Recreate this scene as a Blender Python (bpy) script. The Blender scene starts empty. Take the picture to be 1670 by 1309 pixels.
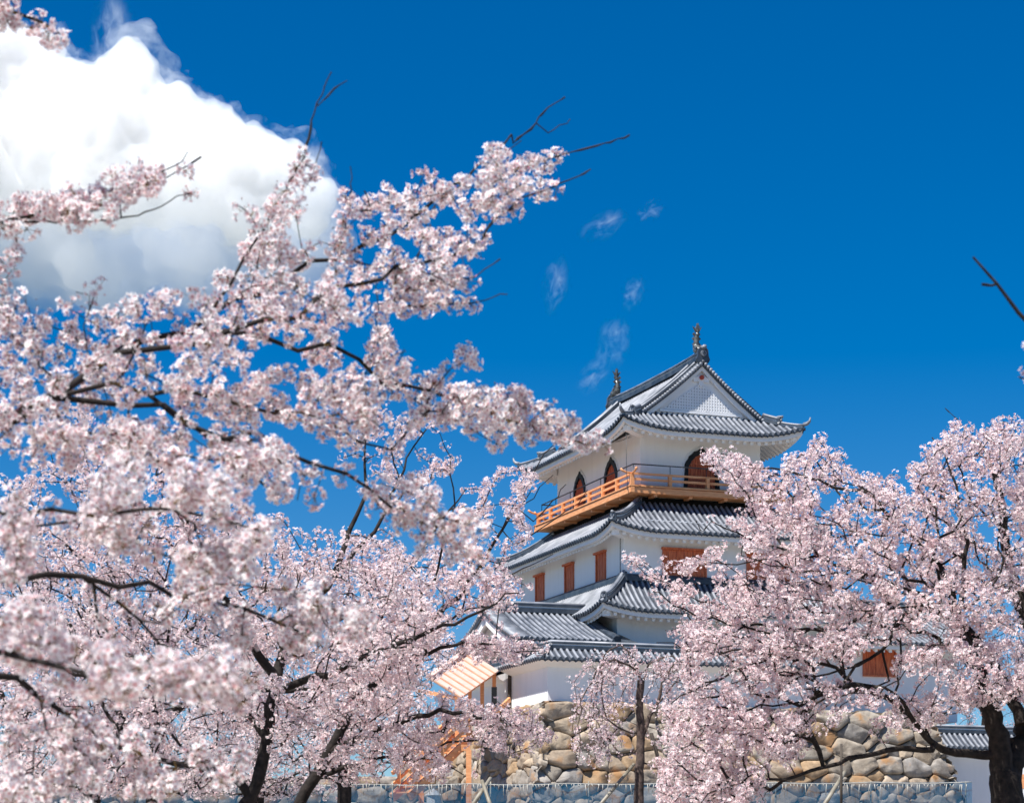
import bpy, math, random
import numpy as np
from mathutils import Vector, noise as mnoise

# ------------------------------------------------------------------ camera, sky, sun, exposure
scene = bpy.context.scene
EYE = 1.6
FPX, XC, YH = 3794.5, 835.0, 1458.0          # focal length in photo pixels, centre column, eye level row (lens rise)
cam_d = bpy.data.cameras.new("camera")
cam = bpy.data.objects.new("camera", cam_d)
scene.collection.objects.link(cam)
cam.location = (0, 0, EYE)
cam.rotation_euler = (math.pi / 2, 0, 0)
cam_d.sensor_width = 36.0
cam_d.lens = FPX / 1670.0 * 36.0
cam_d.shift_y = (YH - 654.5) / 1670.0
cam_d.clip_start = 0.1
cam_d.clip_end = 9000.0
cam_d.dof.use_dof = True
cam_d.dof.focus_distance = 42.0
cam_d.dof.aperture_fstop = 5.0
scene.camera = cam

SUN_EL, SUN_AZ = math.radians(61), math.radians(225)      # azimuth clockwise from +Y
world = bpy.data.worlds.new("World")
scene.world = world
world.use_nodes = True
wt = world.node_tree
wt.nodes.clear()
w_out = wt.nodes.new("ShaderNodeOutputWorld")
w_bg = wt.nodes.new("ShaderNodeBackground")
w_sky = wt.nodes.new("ShaderNodeTexSky")
w_sky.sky_type = 'NISHITA'
w_sky.sun_disc = False
w_sky.sun_elevation = SUN_EL
w_sky.sun_rotation = SUN_AZ
w_sky.altitude = 300.0
w_sky.air_density = 1.0
w_sky.dust_density = 0.0
w_sky.ozone_density = 3.0
w_tc = wt.nodes.new("ShaderNodeTexCoord")
w_add = wt.nodes.new("ShaderNodeVectorMath"); w_add.operation = 'ADD'
w_add.inputs[1].default_value = (0, 0, 0.025)
w_nrm = wt.nodes.new("ShaderNodeVectorMath"); w_nrm.operation = 'NORMALIZE'
w_hs = wt.nodes.new("ShaderNodeHueSaturation")
w_hs.inputs['Saturation'].default_value = 1.57
w_hs.inputs['Value'].default_value = 1.0
w_hs.inputs['Hue'].default_value = 0.507
wt.links.new(w_tc.outputs['Generated'], w_add.inputs[0])
wt.links.new(w_add.outputs[0], w_nrm.inputs[0])
wt.links.new(w_nrm.outputs[0], w_sky.inputs['Vector'])
wt.links.new(w_sky.outputs[0], w_hs.inputs['Color'])
wt.links.new(w_hs.outputs[0], w_bg.inputs['Color'])
w_bg.inputs['Strength'].default_value = 0.058
wt.links.new(w_bg.outputs[0], w_out.inputs['Surface'])

sun_d = bpy.data.lights.new("sun", 'SUN')
sun_d.energy = 4.4
sun_d.angle = math.radians(0.53)
sun_d.color = (1.0, 0.965, 0.91)
sun = bpy.data.objects.new("sun", sun_d)
scene.collection.objects.link(sun)
sdir = Vector((math.sin(SUN_AZ) * math.cos(SUN_EL), math.cos(SUN_AZ) * math.cos(SUN_EL), math.sin(SUN_EL)))
sun.rotation_euler = sdir.to_track_quat('Z', 'Y').to_euler()
sun.location = sdir * 200

scene.view_settings.view_transform = 'Standard'
scene.view_settings.look = 'None'
scene.view_settings.exposure = 0.9
scene.view_settings.gamma = 1.0
scene.render.engine = 'CYCLES'
scene.cycles.use_denoising = True
scene.cycles.max_bounces = 16
scene.cycles.diffuse_bounces = 4
scene.cycles.glossy_bounces = 3
scene.cycles.transmission_bounces = 4
scene.cycles.transparent_max_bounces = 12
scene.cycles.volume_bounces = 14
scene.cycles.volume_step_rate = 0.35
scene.cycles.caustics_reflective = False
scene.cycles.caustics_refractive = False

rnd = random.Random(11)
RNG = np.random.default_rng(5)

# ------------------------------------------------------------------ helpers
def at(x, y, Y):
    """photo pixel and distance -> point in the place"""
    return np.array([(x - XC) * Y / FPX, Y, EYE + (YH - y) * Y / FPX])

def link(o):
    scene.collection.objects.link(o)
    return o

def tag(o, label=None, cat=None, group=None, kind=None):
    if label: o['label'] = label
    if cat: o['category'] = cat
    if group: o['group'] = group
    if kind: o['kind'] = kind
    return o

def empty(name, loc=(0, 0, 0), rz=0.0, label=None, cat=None, group=None):
    o = bpy.data.objects.new(name, None)
    o.empty_display_size = 0.3
    o.location = loc
    o.rotation_euler = (0, 0, rz)
    link(o)
    return tag(o, label, cat, group)

class MB:
    """collects polygons, then links them as one mesh object"""
    def __init__(s):
        s.v, s.f, s.m, s.c, s.sm = [], [], [], [], []
    def add(s, vs, fs, m=0, col=None, smooth=False):
        b = len(s.v)
        s.v += [tuple(map(float, p)) for p in vs]
        for f in fs:
            s.f.append([b + i for i in f]); s.m.append(m); s.sm.append(smooth)
        s.c += [col or (1, 1, 1)] * len(vs)
    def boxf(s, O, ex, ey, ez, m=0):
        """box from corner O with edge vectors"""
        O, ex, ey, ez = map(np.array, (O, ex, ey, ez))
        vs = [O, O + ex, O + ex + ey, O + ey, O + ez, O + ex + ez, O + ex + ey + ez, O + ey + ez]
        s.add(vs, [(0, 3, 2, 1), (4, 5, 6, 7), (0, 1, 5, 4), (1, 2, 6, 5), (2, 3, 7, 6), (3, 0, 4, 7)], m)
    def box(s, x0, x1, y0, y1, z0, z1, m=0):
        s.boxf((x0, y0, z0), (x1 - x0, 0, 0), (0, y1 - y0, 0), (0, 0, z1 - z0), m)
    def bar(s, a, b, w, h, m=0, up=(0, 0, 1)):
        a, b, up = np.array(a, float), np.array(b, float), np.array(up, float)
        d = b - a; d /= np.linalg.norm(d)
        sd = np.cross(d, up); sd /= np.linalg.norm(sd) + 1e-9
        u = np.cross(sd, d)
        s.boxf(a - sd * w / 2 - u * h / 2, sd * w, b - a, u * h, m)
    def sweep(s, pts, sec, m=0, closed=True, smooth=False, caps=True):
        """sec: list of (side, up) offsets carried along pts (scaled by optional third item of pts)"""
        pts = [np.array(p, float) for p in pts]
        n, k = len(pts), len(sec)
        vs = []
        for i in range(n):
            d = pts[min(i + 1, n - 1)] - pts[max(i - 1, 0)]
            d = d / (np.linalg.norm(d) + 1e-9)
            sd = np.cross(d, (0, 0, 1.0)); sd /= np.linalg.norm(sd) + 1e-9
            up = np.cross(sd, d)
            for (a, b) in sec:
                vs.append(pts[i] + sd * a + up * b)
        fs = []
        kk = k if closed else k - 1
        for i in range(n - 1):
            for j in range(kk):
                a, b = i * k + j, i * k + (j + 1) % k
                fs.append((a, b, b + k, a + k))
        if caps and closed:
            fs.append(tuple(range(k - 1, -1, -1))); fs.append(tuple((n - 1) * k + j for j in range(k)))
        s.add(vs, fs, m, smooth=smooth)
    def tube(s, pts, rads, sides=6, m=0, cap=True, smooth=True):
        pts = np.asarray(pts, float); n = len(pts)
        rads = np.broadcast_to(np.asarray(rads, float), (n,))
        vs, fs = tube_arrays(pts, rads, sides)
        fs = [tuple(f) for f in fs]
        if cap:
            fs.append(tuple(range(sides - 1, -1, -1))); fs.append(tuple((n - 1) * sides + j for j in range(sides)))
        s.add(vs, fs, m, smooth=smooth)
    def poly(s, outline, O, ex, ey, out, depth, m=0):
        """extruded outline: 2-D points in the ex/ey plane, pushed along out by depth"""
        O, ex, ey, out = map(lambda a: np.array(a, float), (O, ex, ey, out))
        n = len(outline)
        a = [O + ex * p + ey * q for p, q in outline]
        b = [p + out * depth for p in a]
        fs = [tuple(range(n - 1, -1, -1)), tuple(range(n, 2 * n))]
        fs += [(i, (i + 1) % n, n + (i + 1) % n, n + i) for i in range(n)]
        s.add(a + b, fs, m)
    def ring(s, outer, inner, O, ex, ey, out, depth, m=0):
        O, ex, ey, out = map(lambda a: np.array(a, float), (O, ex, ey, out))
        n = len(outer)
        A = [O + ex * p + ey * q for p, q in outer]; B = [O + ex * p + ey * q for p, q in inner]
        A2 = [p + out * depth for p in A]; B2 = [p + out * depth for p in B]
        fs = []
        for i in range(n):
            j = (i + 1) % n
            fs += [(2 * n + i, 2 * n + j, 3 * n + j, 3 * n + i), (i, j, 2 * n + j, 2 * n + i), (n + i, 3 * n + i, 3 * n + j, n + j)]
        s.add(A + B + A2 + B2, fs, m)
    def build(s, name, mats, parent=None, off=(0, 0, 0), color=False):
        me = bpy.data.meshes.new(name)
        vs = [(x + off[0], y + off[1], z + off[2]) for x, y, z in s.v]
        me.from_pydata(vs, [], s.f)
        if not isinstance(mats, (list, tuple)): mats = [mats]
        for m in mats: me.materials.append(m)
        me.polygons.foreach_set("material_index", np.array(s.m, dtype=np.int32))
        me.polygons.foreach_set("use_smooth", np.array(s.sm, dtype=bool))
        if color:
            ca = me.color_attributes.new("col", 'FLOAT_COLOR', 'POINT')
            arr = np.ones((len(s.v), 4), np.float32); arr[:, :3] = np.array(s.c)
            ca.data.foreach_set("color", arr.ravel())
        me.update()
        o = bpy.data.objects.new(name, me)
        link(o)
        if parent: o.parent = parent
        return o

def tube_arrays(pts, rads, sides):
    n = len(pts)
    d = np.empty_like(pts)
    d[1:-1] = pts[2:] - pts[:-2]; d[0] = pts[1] - pts[0]; d[-1] = pts[-1] - pts[-2]
    d /= np.linalg.norm(d, axis=1)[:, None] + 1e-9
    ref = np.array([0.31, 0.12, 0.94]) if abs(d[0][2]) < 0.85 else np.array([0.95, 0.2, 0.1])
    sd = np.cross(d, ref); sd /= np.linalg.norm(sd, axis=1)[:, None] + 1e-9
    up = np.cross(sd, d)
    a = np.linspace(0, 2 * math.pi, sides, endpoint=False)
    vs = pts[:, None, :] + rads[:, None, None] * (np.cos(a)[None, :, None] * sd[:, None, :] + np.sin(a)[None, :, None] * up[:, None, :])
    i = np.arange(n - 1)[:, None] * sides; j = np.arange(sides)[None, :]; j2 = (j + 1) % sides
    fs = np.stack([i + j, i + j2, i + sides + j2, i + sides + j], -1).reshape(-1, 4)
    return vs.reshape(-1, 3), fs

def raw_mesh(name, V, F, mat, parent=None, col=None, smooth=False):
    """V (n,3), F (m,k) arrays"""
    me = bpy.data.meshes.new(name)
    V = np.ascontiguousarray(V, np.float32); F = np.ascontiguousarray(F, np.int32)
    k = F.shape[1]
    me.vertices.add(len(V)); me.vertices.foreach_set("co", V.ravel())
    me.loops.add(F.size); me.loops.foreach_set("vertex_index", F.ravel())
    me.polygons.add(len(F))
    me.polygons.foreach_set("loop_start", np.arange(0, F.size, k, dtype=np.int32))
    me.polygons.foreach_set("use_smooth", np.full(len(F), smooth, dtype=bool))
    me.materials.append(mat)
    if col is not None:
        ca = me.color_attributes.new("col", 'FLOAT_COLOR', 'POINT')
        arr = np.ones((len(V), 4), np.float32); arr[:, :3] = col
        ca.data.foreach_set("color", arr.ravel())
    me.update(); me.validate()
    o = bpy.data.objects.new(name, me); link(o)
    if parent: o.parent = parent
    return o

# ------------------------------------------------------------------ materials
def mat_new(name):
    m = bpy.data.materials.new(name); m.use_nodes = True
    nt = m.node_tree
    return m, nt, nt.nodes["Principled BSDF"]

def noise_mat(name, c1, c2, scale=4.0, rough=0.7, detail=6, bump=0.0, bscale=None, lo=0.35, hi=0.65, metallic=0.0, spec=0.5, stretch=None):
    m, nt, p = mat_new(name)
    tc = nt.nodes.new("ShaderNodeTexCoord"); n = nt.nodes.new("ShaderNodeTexNoise")
    n.inputs['Scale'].default_value = scale; n.inputs['Detail'].default_value = detail
    src = tc.outputs['Object']
    if stretch:
        mp = nt.nodes.new("ShaderNodeMapping"); mp.inputs['Scale'].default_value = stretch
        nt.links.new(src, mp.inputs[0]); src = mp.outputs[0]
    nt.links.new(src, n.inputs['Vector'])
    r = nt.nodes.new("ShaderNodeValToRGB")
    r.color_ramp.elements[0].position = lo; r.color_ramp.elements[1].position = hi
    r.color_ramp.elements[0].color = (*c1, 1); r.color_ramp.elements[1].color = (*c2, 1)
    nt.links.new(n.outputs['Fac'], r.inputs[0]); nt.links.new(r.outputs[0], p.inputs['Base Color'])
    p.inputs['Roughness'].default_value = rough; p.inputs['Metallic'].default_value = metallic
    p.inputs['Specular IOR Level'].default_value = spec
    if bump:
        n2 = nt.nodes.new("ShaderNodeTexNoise"); n2.inputs['Scale'].default_value = bscale or scale * 6; n2.inputs['Detail'].default_value = 5
        nt.links.new(src, n2.inputs['Vector'])
        b = nt.nodes.new("ShaderNodeBump"); b.inputs['Strength'].default_value = bump; b.inputs['Distance'].default_value = 0.02
        nt.links.new(n2.outputs['Fac'], b.inputs['Height']); nt.links.new(b.outputs[0], p.inputs['Normal'])
    return m

M = {}
M['plaster'] = noise_mat("white_plaster", (0.82, 0.82, 0.825), (0.87, 0.87, 0.875), 1.1, 0.85, bump=0.08, bscale=5, spec=0.2, lo=0.28, hi=0.55, stretch=(2.2, 2.2, 0.3))
M['tile'] = noise_mat("pan_tile_shade", (0.018, 0.024, 0.036), (0.05, 0.06, 0.08), 2.5, 0.5, bump=0.1)  # shade between the cover rows is put into this darker colour
M['cover'] = noise_mat("silver_cover_tile", (0.10, 0.115, 0.14), (0.33, 0.345, 0.38), 1.6, 0.45, bump=0.15, bscale=9, lo=0.3, hi=0.7)
M['ridge'] = noise_mat("ridge_tile", (0.022, 0.032, 0.048), (0.07, 0.085, 0.105), 2.0, 0.42, bump=0.1)
M['wood'] = noise_mat("fresh_timber", (0.66, 0.26, 0.095), (0.83, 0.41, 0.19), 2.5, 0.55, stretch=(1, 1, 9), bump=0.06)
M['shutter'] = noise_mat("reddish_shutter_wood", (0.46, 0.085, 0.03), (0.72, 0.20, 0.078), 5, 0.6, stretch=(4, 4, 0.6), bump=0.1)
M['plank'] = noise_mat("pale_new_plank", (0.62, 0.40, 0.34), (0.74, 0.50, 0.43), 2.0, 0.65, stretch=(1, 6, 6), bump=0.06)
M['batten'] = noise_mat("plank_batten", (0.46, 0.25, 0.16), (0.58, 0.34, 0.22), 2.0, 0.65)
M['black'] = noise_mat("black_lacquer", (0.008, 0.008, 0.009), (0.02, 0.02, 0.02), 3, 0.5, spec=0.25)
M['gap_shade'] = noise_mat("painted_gap_shade", (0.006, 0.006, 0.006), (0.014, 0.013, 0.012), 3, 0.95, spec=0.05)  # near-black that paints the shadow under the balcony
M['iron'] = noise_mat("dark_iron_pipe", (0.05, 0.055, 0.06), (0.09, 0.095, 0.10), 4, 0.45, metallic=0.5)
M['red'] = noise_mat("red_crest", (0.45, 0.05, 0.02), (0.55, 0.08, 0.03), 4, 0.5)
M['bronze'] = noise_mat("glazed_ornament", (0.035, 0.04, 0.04), (0.16, 0.16, 0.15), 9, 0.25)
M['earth'] = noise_mat("earth", (0.10, 0.075, 0.05), (0.20, 0.16, 0.11), 1.2, 0.95, bump=0.4, bscale=8)
M['ground'] = noise_mat("grass_ground", (0.03, 0.045, 0.02), (0.07, 0.07, 0.04), 0.6, 0.95, bump=0.5, bscale=6)
def ground_mat():
    m, nt, p = mat_new("park_ground")
    g_ = nt.nodes.new("ShaderNodeNewGeometry")
    ln = nt.nodes.new("ShaderNodeVectorMath"); ln.operation = 'LENGTH'
    sb = nt.nodes.new("ShaderNodeVectorMath"); sb.operation = 'SUBTRACT'; sb.inputs[1].default_value = (0, 50, 0)
    nt.links.new(g_.outputs['Position'], sb.inputs[0]); nt.links.new(sb.outputs[0], ln.inputs[0])
    n = nt.nodes.new("ShaderNodeTexNoise"); n.inputs['Scale'].default_value = 0.05; n.inputs['Detail'].default_value = 6
    nt.links.new(g_.outputs['Position'], n.inputs['Vector'])
    ad = nt.nodes.new("ShaderNodeMath"); ad.operation = 'MULTIPLY_ADD'; ad.inputs[1].default_value = 60
    nt.links.new(n.outputs['Fac'], ad.inputs[0]); nt.links.new(ln.outputs['Value'], ad.inputs[2])
    r = nt.nodes.new("ShaderNodeMapRange"); r.inputs['From Min'].default_value = 100; r.inputs['From Max'].default_value = 130
    nt.links.new(ad.outputs[0], r.inputs['Value'])
    n2 = nt.nodes.new("ShaderNodeTexNoise"); n2.inputs['Scale'].default_value = 7; n2.inputs['Detail'].default_value = 8
    nt.links.new(g_.outputs['Position'], n2.inputs['Vector'])
    cr = nt.nodes.new("ShaderNodeValToRGB")
    cr.color_ramp.elements[0].color = (0.19, 0.165, 0.14, 1); cr.color_ramp.elements[1].color = (0.34, 0.30, 0.26, 1)  # unseen ground made pale here to bounce fill onto walls and blossoms
    nt.links.new(n2.outputs['Fac'], cr.inputs[0])
    mx = nt.nodes.new("ShaderNodeMix"); mx.data_type = 'RGBA'
    nt.links.new(r.outputs[0], mx.inputs[0]); nt.links.new(cr.outputs[0], mx.inputs[6]); mx.inputs[7].default_value = (0.035, 0.05, 0.03, 1)
    nt.links.new(mx.outputs[2], p.inputs['Base Color']); p.inputs['Roughness'].default_value = 0.95
    b = nt.nodes.new("ShaderNodeBump"); b.inputs['Strength'].default_value = 0.5; b.inputs['Distance'].default_value = 0.02
    nt.links.new(n2.outputs['Fac'], b.inputs['Height']); nt.links.new(b.outputs[0], p.inputs['Normal'])
    return m
M['ground'] = ground_mat()
M['pole'] = noise_mat("bamboo_pole", (0.16, 0.14, 0.10), (0.30, 0.27, 0.21), 3, 0.55)
M['darkpole'] = noise_mat("dark_log_pole", (0.04, 0.03, 0.025), (0.09, 0.07, 0.05), 3, 0.8)
M['lamp'] = noise_mat("pale_cord", (0.34, 0.33, 0.29), (0.52, 0.50, 0.45), 9, 0.6)
M['board'] = noise_mat("white_board", (0.72, 0.72, 0.72), (0.8, 0.8, 0.8), 3, 0.5)
M['greystone'] = noise_mat("grey_granite", (0.32, 0.32, 0.32), (0.5, 0.5, 0.49), 20, 0.8, bump=0.2)

def bark_mat(name, c1, c2, lich=0.0):
    m, nt, p = mat_new(name)
    tc = nt.nodes.new("ShaderNodeTexCoord")
    n = nt.nodes.new("ShaderNodeTexNoise"); n.inputs['Scale'].default_value = 14; n.inputs['Detail'].default_value = 7
    nt.links.new(tc.outputs['Object'], n.inputs['Vector'])
    r = nt.nodes.new("ShaderNodeValToRGB")
    r.color_ramp.elements[0].position = 0.35; r.color_ramp.elements[1].position = 0.7
    r.color_ramp.elements[0].color = (*c1, 1); r.color_ramp.elements[1].color = (*c2, 1)
    nt.links.new(n.outputs['Fac'], r.inputs[0])
    col = r.outputs[0]
    if lich:
        n3 = nt.nodes.new("ShaderNodeTexNoise"); n3.inputs['Scale'].default_value = 4.5; n3.inputs['Detail'].default_value = 6; n3.inputs['Roughness'].default_value = 0.65
        nt.links.new(tc.outputs['Object'], n3.inputs['Vector'])
        r3 = nt.nodes.new("ShaderNodeValToRGB")
        r3.color_ramp.elements[0].position = 0.60 - lich; r3.color_ramp.elements[1].position = 0.66 - lich
        nt.links.new(n3.outputs['Fac'], r3.inputs[0])
        mx = nt.nodes.new("ShaderNodeMix"); mx.data_type = 'RGBA'
        nt.links.new(r3.outputs[0], mx.inputs[0]); nt.links.new(col, mx.inputs[6])
        mx.inputs[7].default_value = (0.20, 0.20, 0.10, 1)
        col = mx.outputs[2]
    nt.links.new(col, p.inputs['Base Color'])
    p.inputs['Roughness'].default_value = 0.85
    p.inputs['Specular IOR Level'].default_value = 0.25
    b = nt.nodes.new("ShaderNodeBump"); b.inputs['Strength'].default_value = 0.6; b.inputs['Distance'].default_value = 0.02
    nt.links.new(n.outputs['Fac'], b.inputs['Height']); nt.links.new(b.outputs[0], p.inputs['Normal'])
    return m
M['bark'] = bark_mat("cherry_bark", (0.010, 0.008, 0.007), (0.035, 0.027, 0.024))
M['bark_lichen'] = bark_mat("lichened_cherry_bark", (0.010, 0.008, 0.007), (0.04, 0.03, 0.024), 0.0)
M['bark_pale'] = bark_mat("weeping_cherry_bark", (0.04, 0.03, 0.026), (0.14, 0.10, 0.085))

def petal_mat(name, trans=0.35):
    m, nt, p = mat_new(name)
    nt.nodes.remove(p)
    out = nt.nodes["Material Output"]
    a = nt.nodes.new("ShaderNodeAttribute"); a.attribute_name = "col"
    d = nt.nodes.new("ShaderNodeBsdfDiffuse"); t = nt.nodes.new("ShaderNodeBsdfTranslucent")
    mx = nt.nodes.new("ShaderNodeMixShader"); mx.inputs[0].default_value = trans
    nt.links.new(a.outputs['Color'], d.inputs['Color']); nt.links.new(a.outputs['Color'], t.inputs['Color'])
    nt.links.new(d.outputs[0], mx.inputs[1]); nt.links.new(t.outputs[0], mx.inputs[2])
    nt.links.new(mx.outputs[0], out.inputs['Surface'])
    return m
M['petal'] = petal_mat("cherry_petal", 0.36)

def stone_mat():
    m, nt, p = mat_new("field_stone")
    a = nt.nodes.new("ShaderNodeAttribute"); a.attribute_name = "col"
    tc = nt.nodes.new("ShaderNodeTexCoord")
    n = nt.nodes.new("ShaderNodeTexNoise"); n.inputs['Scale'].default_value = 2.6; n.inputs['Detail'].default_value = 9; n.inputs['Roughness'].default_value = 0.62
    nt.links.new(tc.outputs['Object'], n.inputs['Vector'])
    r = nt.nodes.new("ShaderNodeValToRGB")
    r.color_ramp.elements[0].position = 0.30; r.color_ramp.elements[1].position = 0.70
    r.color_ramp.elements[0].color = (0.50, 0.46, 0.42, 1); r.color_ramp.elements[1].color = (1.12, 1.10, 1.06, 1)
    nt.links.new(n.outputs['Fac'], r.inputs[0])
    mx = nt.nodes.new("ShaderNodeMix"); mx.data_type = 'RGBA'; mx.blend_type = 'MULTIPLY'; mx.inputs[0].default_value = 1
    nt.links.new(a.outputs['Color'], mx.inputs[6]); nt.links.new(r.outputs[0], mx.inputs[7])
    n2 = nt.nodes.new("ShaderNodeTexNoise"); n2.inputs['Scale'].default_value = 1.3; n2.inputs['Detail'].default_value = 5
    nt.links.new(tc.outputs['Object'], n2.inputs['Vector'])
    r2 = nt.nodes.new("ShaderNodeValToRGB"); r2.color_ramp.elements[0].position = 0.56; r2.color_ramp.elements[1].position = 0.68
    nt.links.new(n2.outputs['Fac'], r2.inputs[0])
    mx2 = nt.nodes.new("ShaderNodeMix"); mx2.data_type = 'RGBA'
    nt.links.new(r2.outputs[0], mx2.inputs[0]); nt.links.new(mx.outputs[2], mx2.inputs[6]); mx2.inputs[7].default_value = (0.34, 0.19, 0.09, 1)
    nt.links.new(mx2.outputs[2], p.inputs['Base Color'])
    p.inputs['Roughness'].default_value = 0.9
    p.inputs['Specular IOR Level'].default_value = 0.2
    b = nt.nodes.new("ShaderNodeBump"); b.inputs['Strength'].default_value = 0.9; b.inputs['Distance'].default_value = 0.06
    nt.links.new(n.outputs['Fac'], b.inputs['Height']); nt.links.new(b.outputs[0], p.inputs['Normal'])
    return m
M['stone'] = stone_mat()

def net_mat():
    m, nt, p = mat_new("blue_mesh_net"); nt.nodes.remove(p)
    out = nt.nodes["Material Output"]
    tr = nt.nodes.new("ShaderNodeBsdfTransparent")
    d = nt.nodes.new("ShaderNodeBsdfDiffuse"); d.inputs[0].default_value = (0.02, 0.14, 0.26, 1)
    t = nt.nodes.new("ShaderNodeBsdfTranslucent"); t.inputs[0].default_value = (0.02, 0.14, 0.26, 1)
    mx = nt.nodes.new("ShaderNodeMixShader"); mx.inputs[0].default_value = 0.3
    nt.links.new(d.outputs[0], mx.inputs[1]); nt.links.new(t.outputs[0], mx.inputs[2])
    m2 = nt.nodes.new("ShaderNodeMixShader"); m2.inputs[0].default_value = 0.5
    nt.links.new(tr.outputs[0], m2.inputs[1]); nt.links.new(mx.outputs[0], m2.inputs[2])
    nt.links.new(m2.outputs[0], out.inputs['Surface'])
    return m
M['net'] = net_mat()

# ------------------------------------------------------------------ ground
def ground_z(x, y):
    t = min(max((y - 24) / 52.0, 0), 1); t = t * t * (3 - 2 * t)
    z = 3.9 * t
    if y > 80: z += 0
    if y > 150: z -= min((y - 150) * 0.01, 3.0)
    return z + 0.12 * mnoise.noise(Vector((x * 0.09, y * 0.09, 0))) - 0.1

gx = sorted(set([-3000, -1500, -700, -350] + list(range(-180, 181, 9)) + [350, 700, 1500, 3000]))
gy = sorted(set([-1500, -600, -200, -90] + list(range(-45, 180, 7)) + [220, 300, 450, 700, 1200, 2200, 4000]))
g = MB()
g.add([(x, y, ground_z(x, y)) for y in gy for x in gx],
      [(j * len(gx) + i, j * len(gx) + i + 1, (j + 1) * len(gx) + i + 1, (j + 1) * len(gx) + i) for j in range(len(gy) - 1) for i in range(len(gx) - 1)], smooth=True)
tag(g.build("ground", M['ground']), "unseen park ground, made pale gravel to bounce light, rising gently towards the castle wall", "ground", kind='structure')

# ------------------------------------------------------------------ castle frame (local u right along the front, v back along the flank)
TH = 0.346
CX, CY = 5.52, 100.0
CT, ST = math.cos(TH), math.sin(TH)
def l2w(u, v, z=0.0):
    return np.array([CX + u * CT - v * ST, CY + u * ST + v * CT, z + EYE])
def v_on_left(px, u):
    """v where the plane u=const shows at photo column px"""
    k = (px - XC) / FPX
    return (CX + u * CT - k * (CY + u * ST)) / (ST + k * CT)
def u_on_front(px, v):
    k = (px - XC) / FPX
    return (k * (CY + v * CT) - CX + v * ST) / (CT - k * ST)
def z_at(py, u, v):
    return (YH - py) * (CY + u * ST + v * CT) / FPX

ZB = 7.75                                    # top of the stone base above the eye
OFF = (0, 0, -ZB)
o_off = {}
def castle_empty(name, u, v, z, label, cat, group=None):
    p = l2w(u, v, z)
    o = empty(name, p, TH, label, cat, group)
    o_off[o.name] = (-u, -v, -z)
    return o

class Side:
    """one side of a rectangular eave: s runs along the eave, e inward"""
    def __init__(s, O, ds, di, S):
        s.O, s.ds, s.di, s.S = np.array(O, float), np.array(ds, float), np.array(di, float), S
    def P(s, a, e, z):
        q = s.O + s.ds * a + s.di * e
        return np.array([q[0], q[1], z])

def rect_sides(u0, u1, v0, v1):
    return {'front': Side((u0, v0), (1, 0), (0, 1), u1 - u0), 'right': Side((u1, v0), (0, 1), (-1, 0), v1 - v0),
            'back': Side((u1, v1), (-1, 0), (0, -1), u1 - u0), 'left': Side((u0, v1), (0, -1), (1, 0), v1 - v0)}

def make_h(ze, rise, run, sori, R=2.4, curve=0.28):
    def h(a, S, e):
        q = e / run
        c = max(0.0, 1 - min(a, S - a) / R)
        return ze + rise * (curve * q * q + (1 - curve) * q) + sori * c * c * max(0.0, 1 - 0.75 * q)
    return h

def tile_slope(pan, cov, side, h, emax_fn, sp=0.262, r=0.060, nseg=7, caps=True):
    """pan tiles as a rippled sheet, cover tiles as half-round rows running down the slope"""
    n = max(2, int(round(side.S / sp))); sp = side.S / n
    cols = []
    for i in range(2 * n + 1):
        a = i * sp / 2
        em = max(0.0, emax_fn(a))
        dz = -0.045 if i % 2 == 0 else 0.0
        cols.append([side.P(a, em * k / nseg, h(a, side.S, em * k / nseg) + dz) for k in range(nseg + 1)])
    vs = [p for c in cols for p in c]; k1 = nseg + 1
    fs = [(i * k1 + k, (i + 1) * k1 + k, (i + 1) * k1 + k + 1, i * k1 + k + 1) for i in range(2 * n) for k in range(nseg)]
    pan.add(vs, fs, 0)
    # eave lip under the pan tiles
    lip = []
    for i in range(2 * n + 1):
        a = i * sp / 2
        drop = 0.10 if i % 2 == 0 else 0.06
        p = cols[i][0]; q = p.copy(); q[2] -= drop
        lip += [p, q]
    pan.add(lip, [(2 * i, 2 * i + 1, 2 * i + 3, 2 * i + 2) for i in range(2 * n)], 0)
    ang = np.linspace(-0.25, math.pi + 0.25, 7)
    ds3 = np.array([side.ds[0], side.ds[1], 0])
    for i in range(n):
        a = (i + 0.5) * sp
        em = emax_fn(a)
        if em < 0.12: continue
        m = max(2, int(em / 0.3) + 1)
        vs = []
        for k in range(m + 1):
            e = -0.04 + (em + 0.04) * k / m
            p = side.P(a, e, h(a, side.S, max(e, 0)))
            rr = r * (1.0 + 0.02 * ((i * 7 + k * 3) % 5 - 2))
            for t in ang:
                vs.append(p + ds3 * (math.cos(t) * rr) + np.array([0, 0, math.sin(t) * rr * 1.05]))
        w = len(ang)
        fs = [(k * w + j, k * w + j + 1, (k + 1) * w + j + 1, (k + 1) * w + j) for k in range(m) for j in range(w - 1)]
        cov.add(vs, fs, 0, smooth=True)
        if caps:
            p = side.P(a, -0.045, h(a, side.S, 0) + 0.005)
            di = np.array([side.di[0], side.di[1], 0])
            c8 = [p + ds3 * (math.cos(t) * r * 1.12) + np.array([0, 0, math.sin(t) * r * 1.12]) for t in np.linspace(0, 2 * math.pi, 10, endpoint=False)]
            c9 = [q + di * 0.05 for q in c8]
            cov.add(c8 + c9, [tuple(range(10))] + [(j, (j + 1) % 10, 10 + (j + 1) % 10, 10 + j) for j in range(10)], 1)

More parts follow.
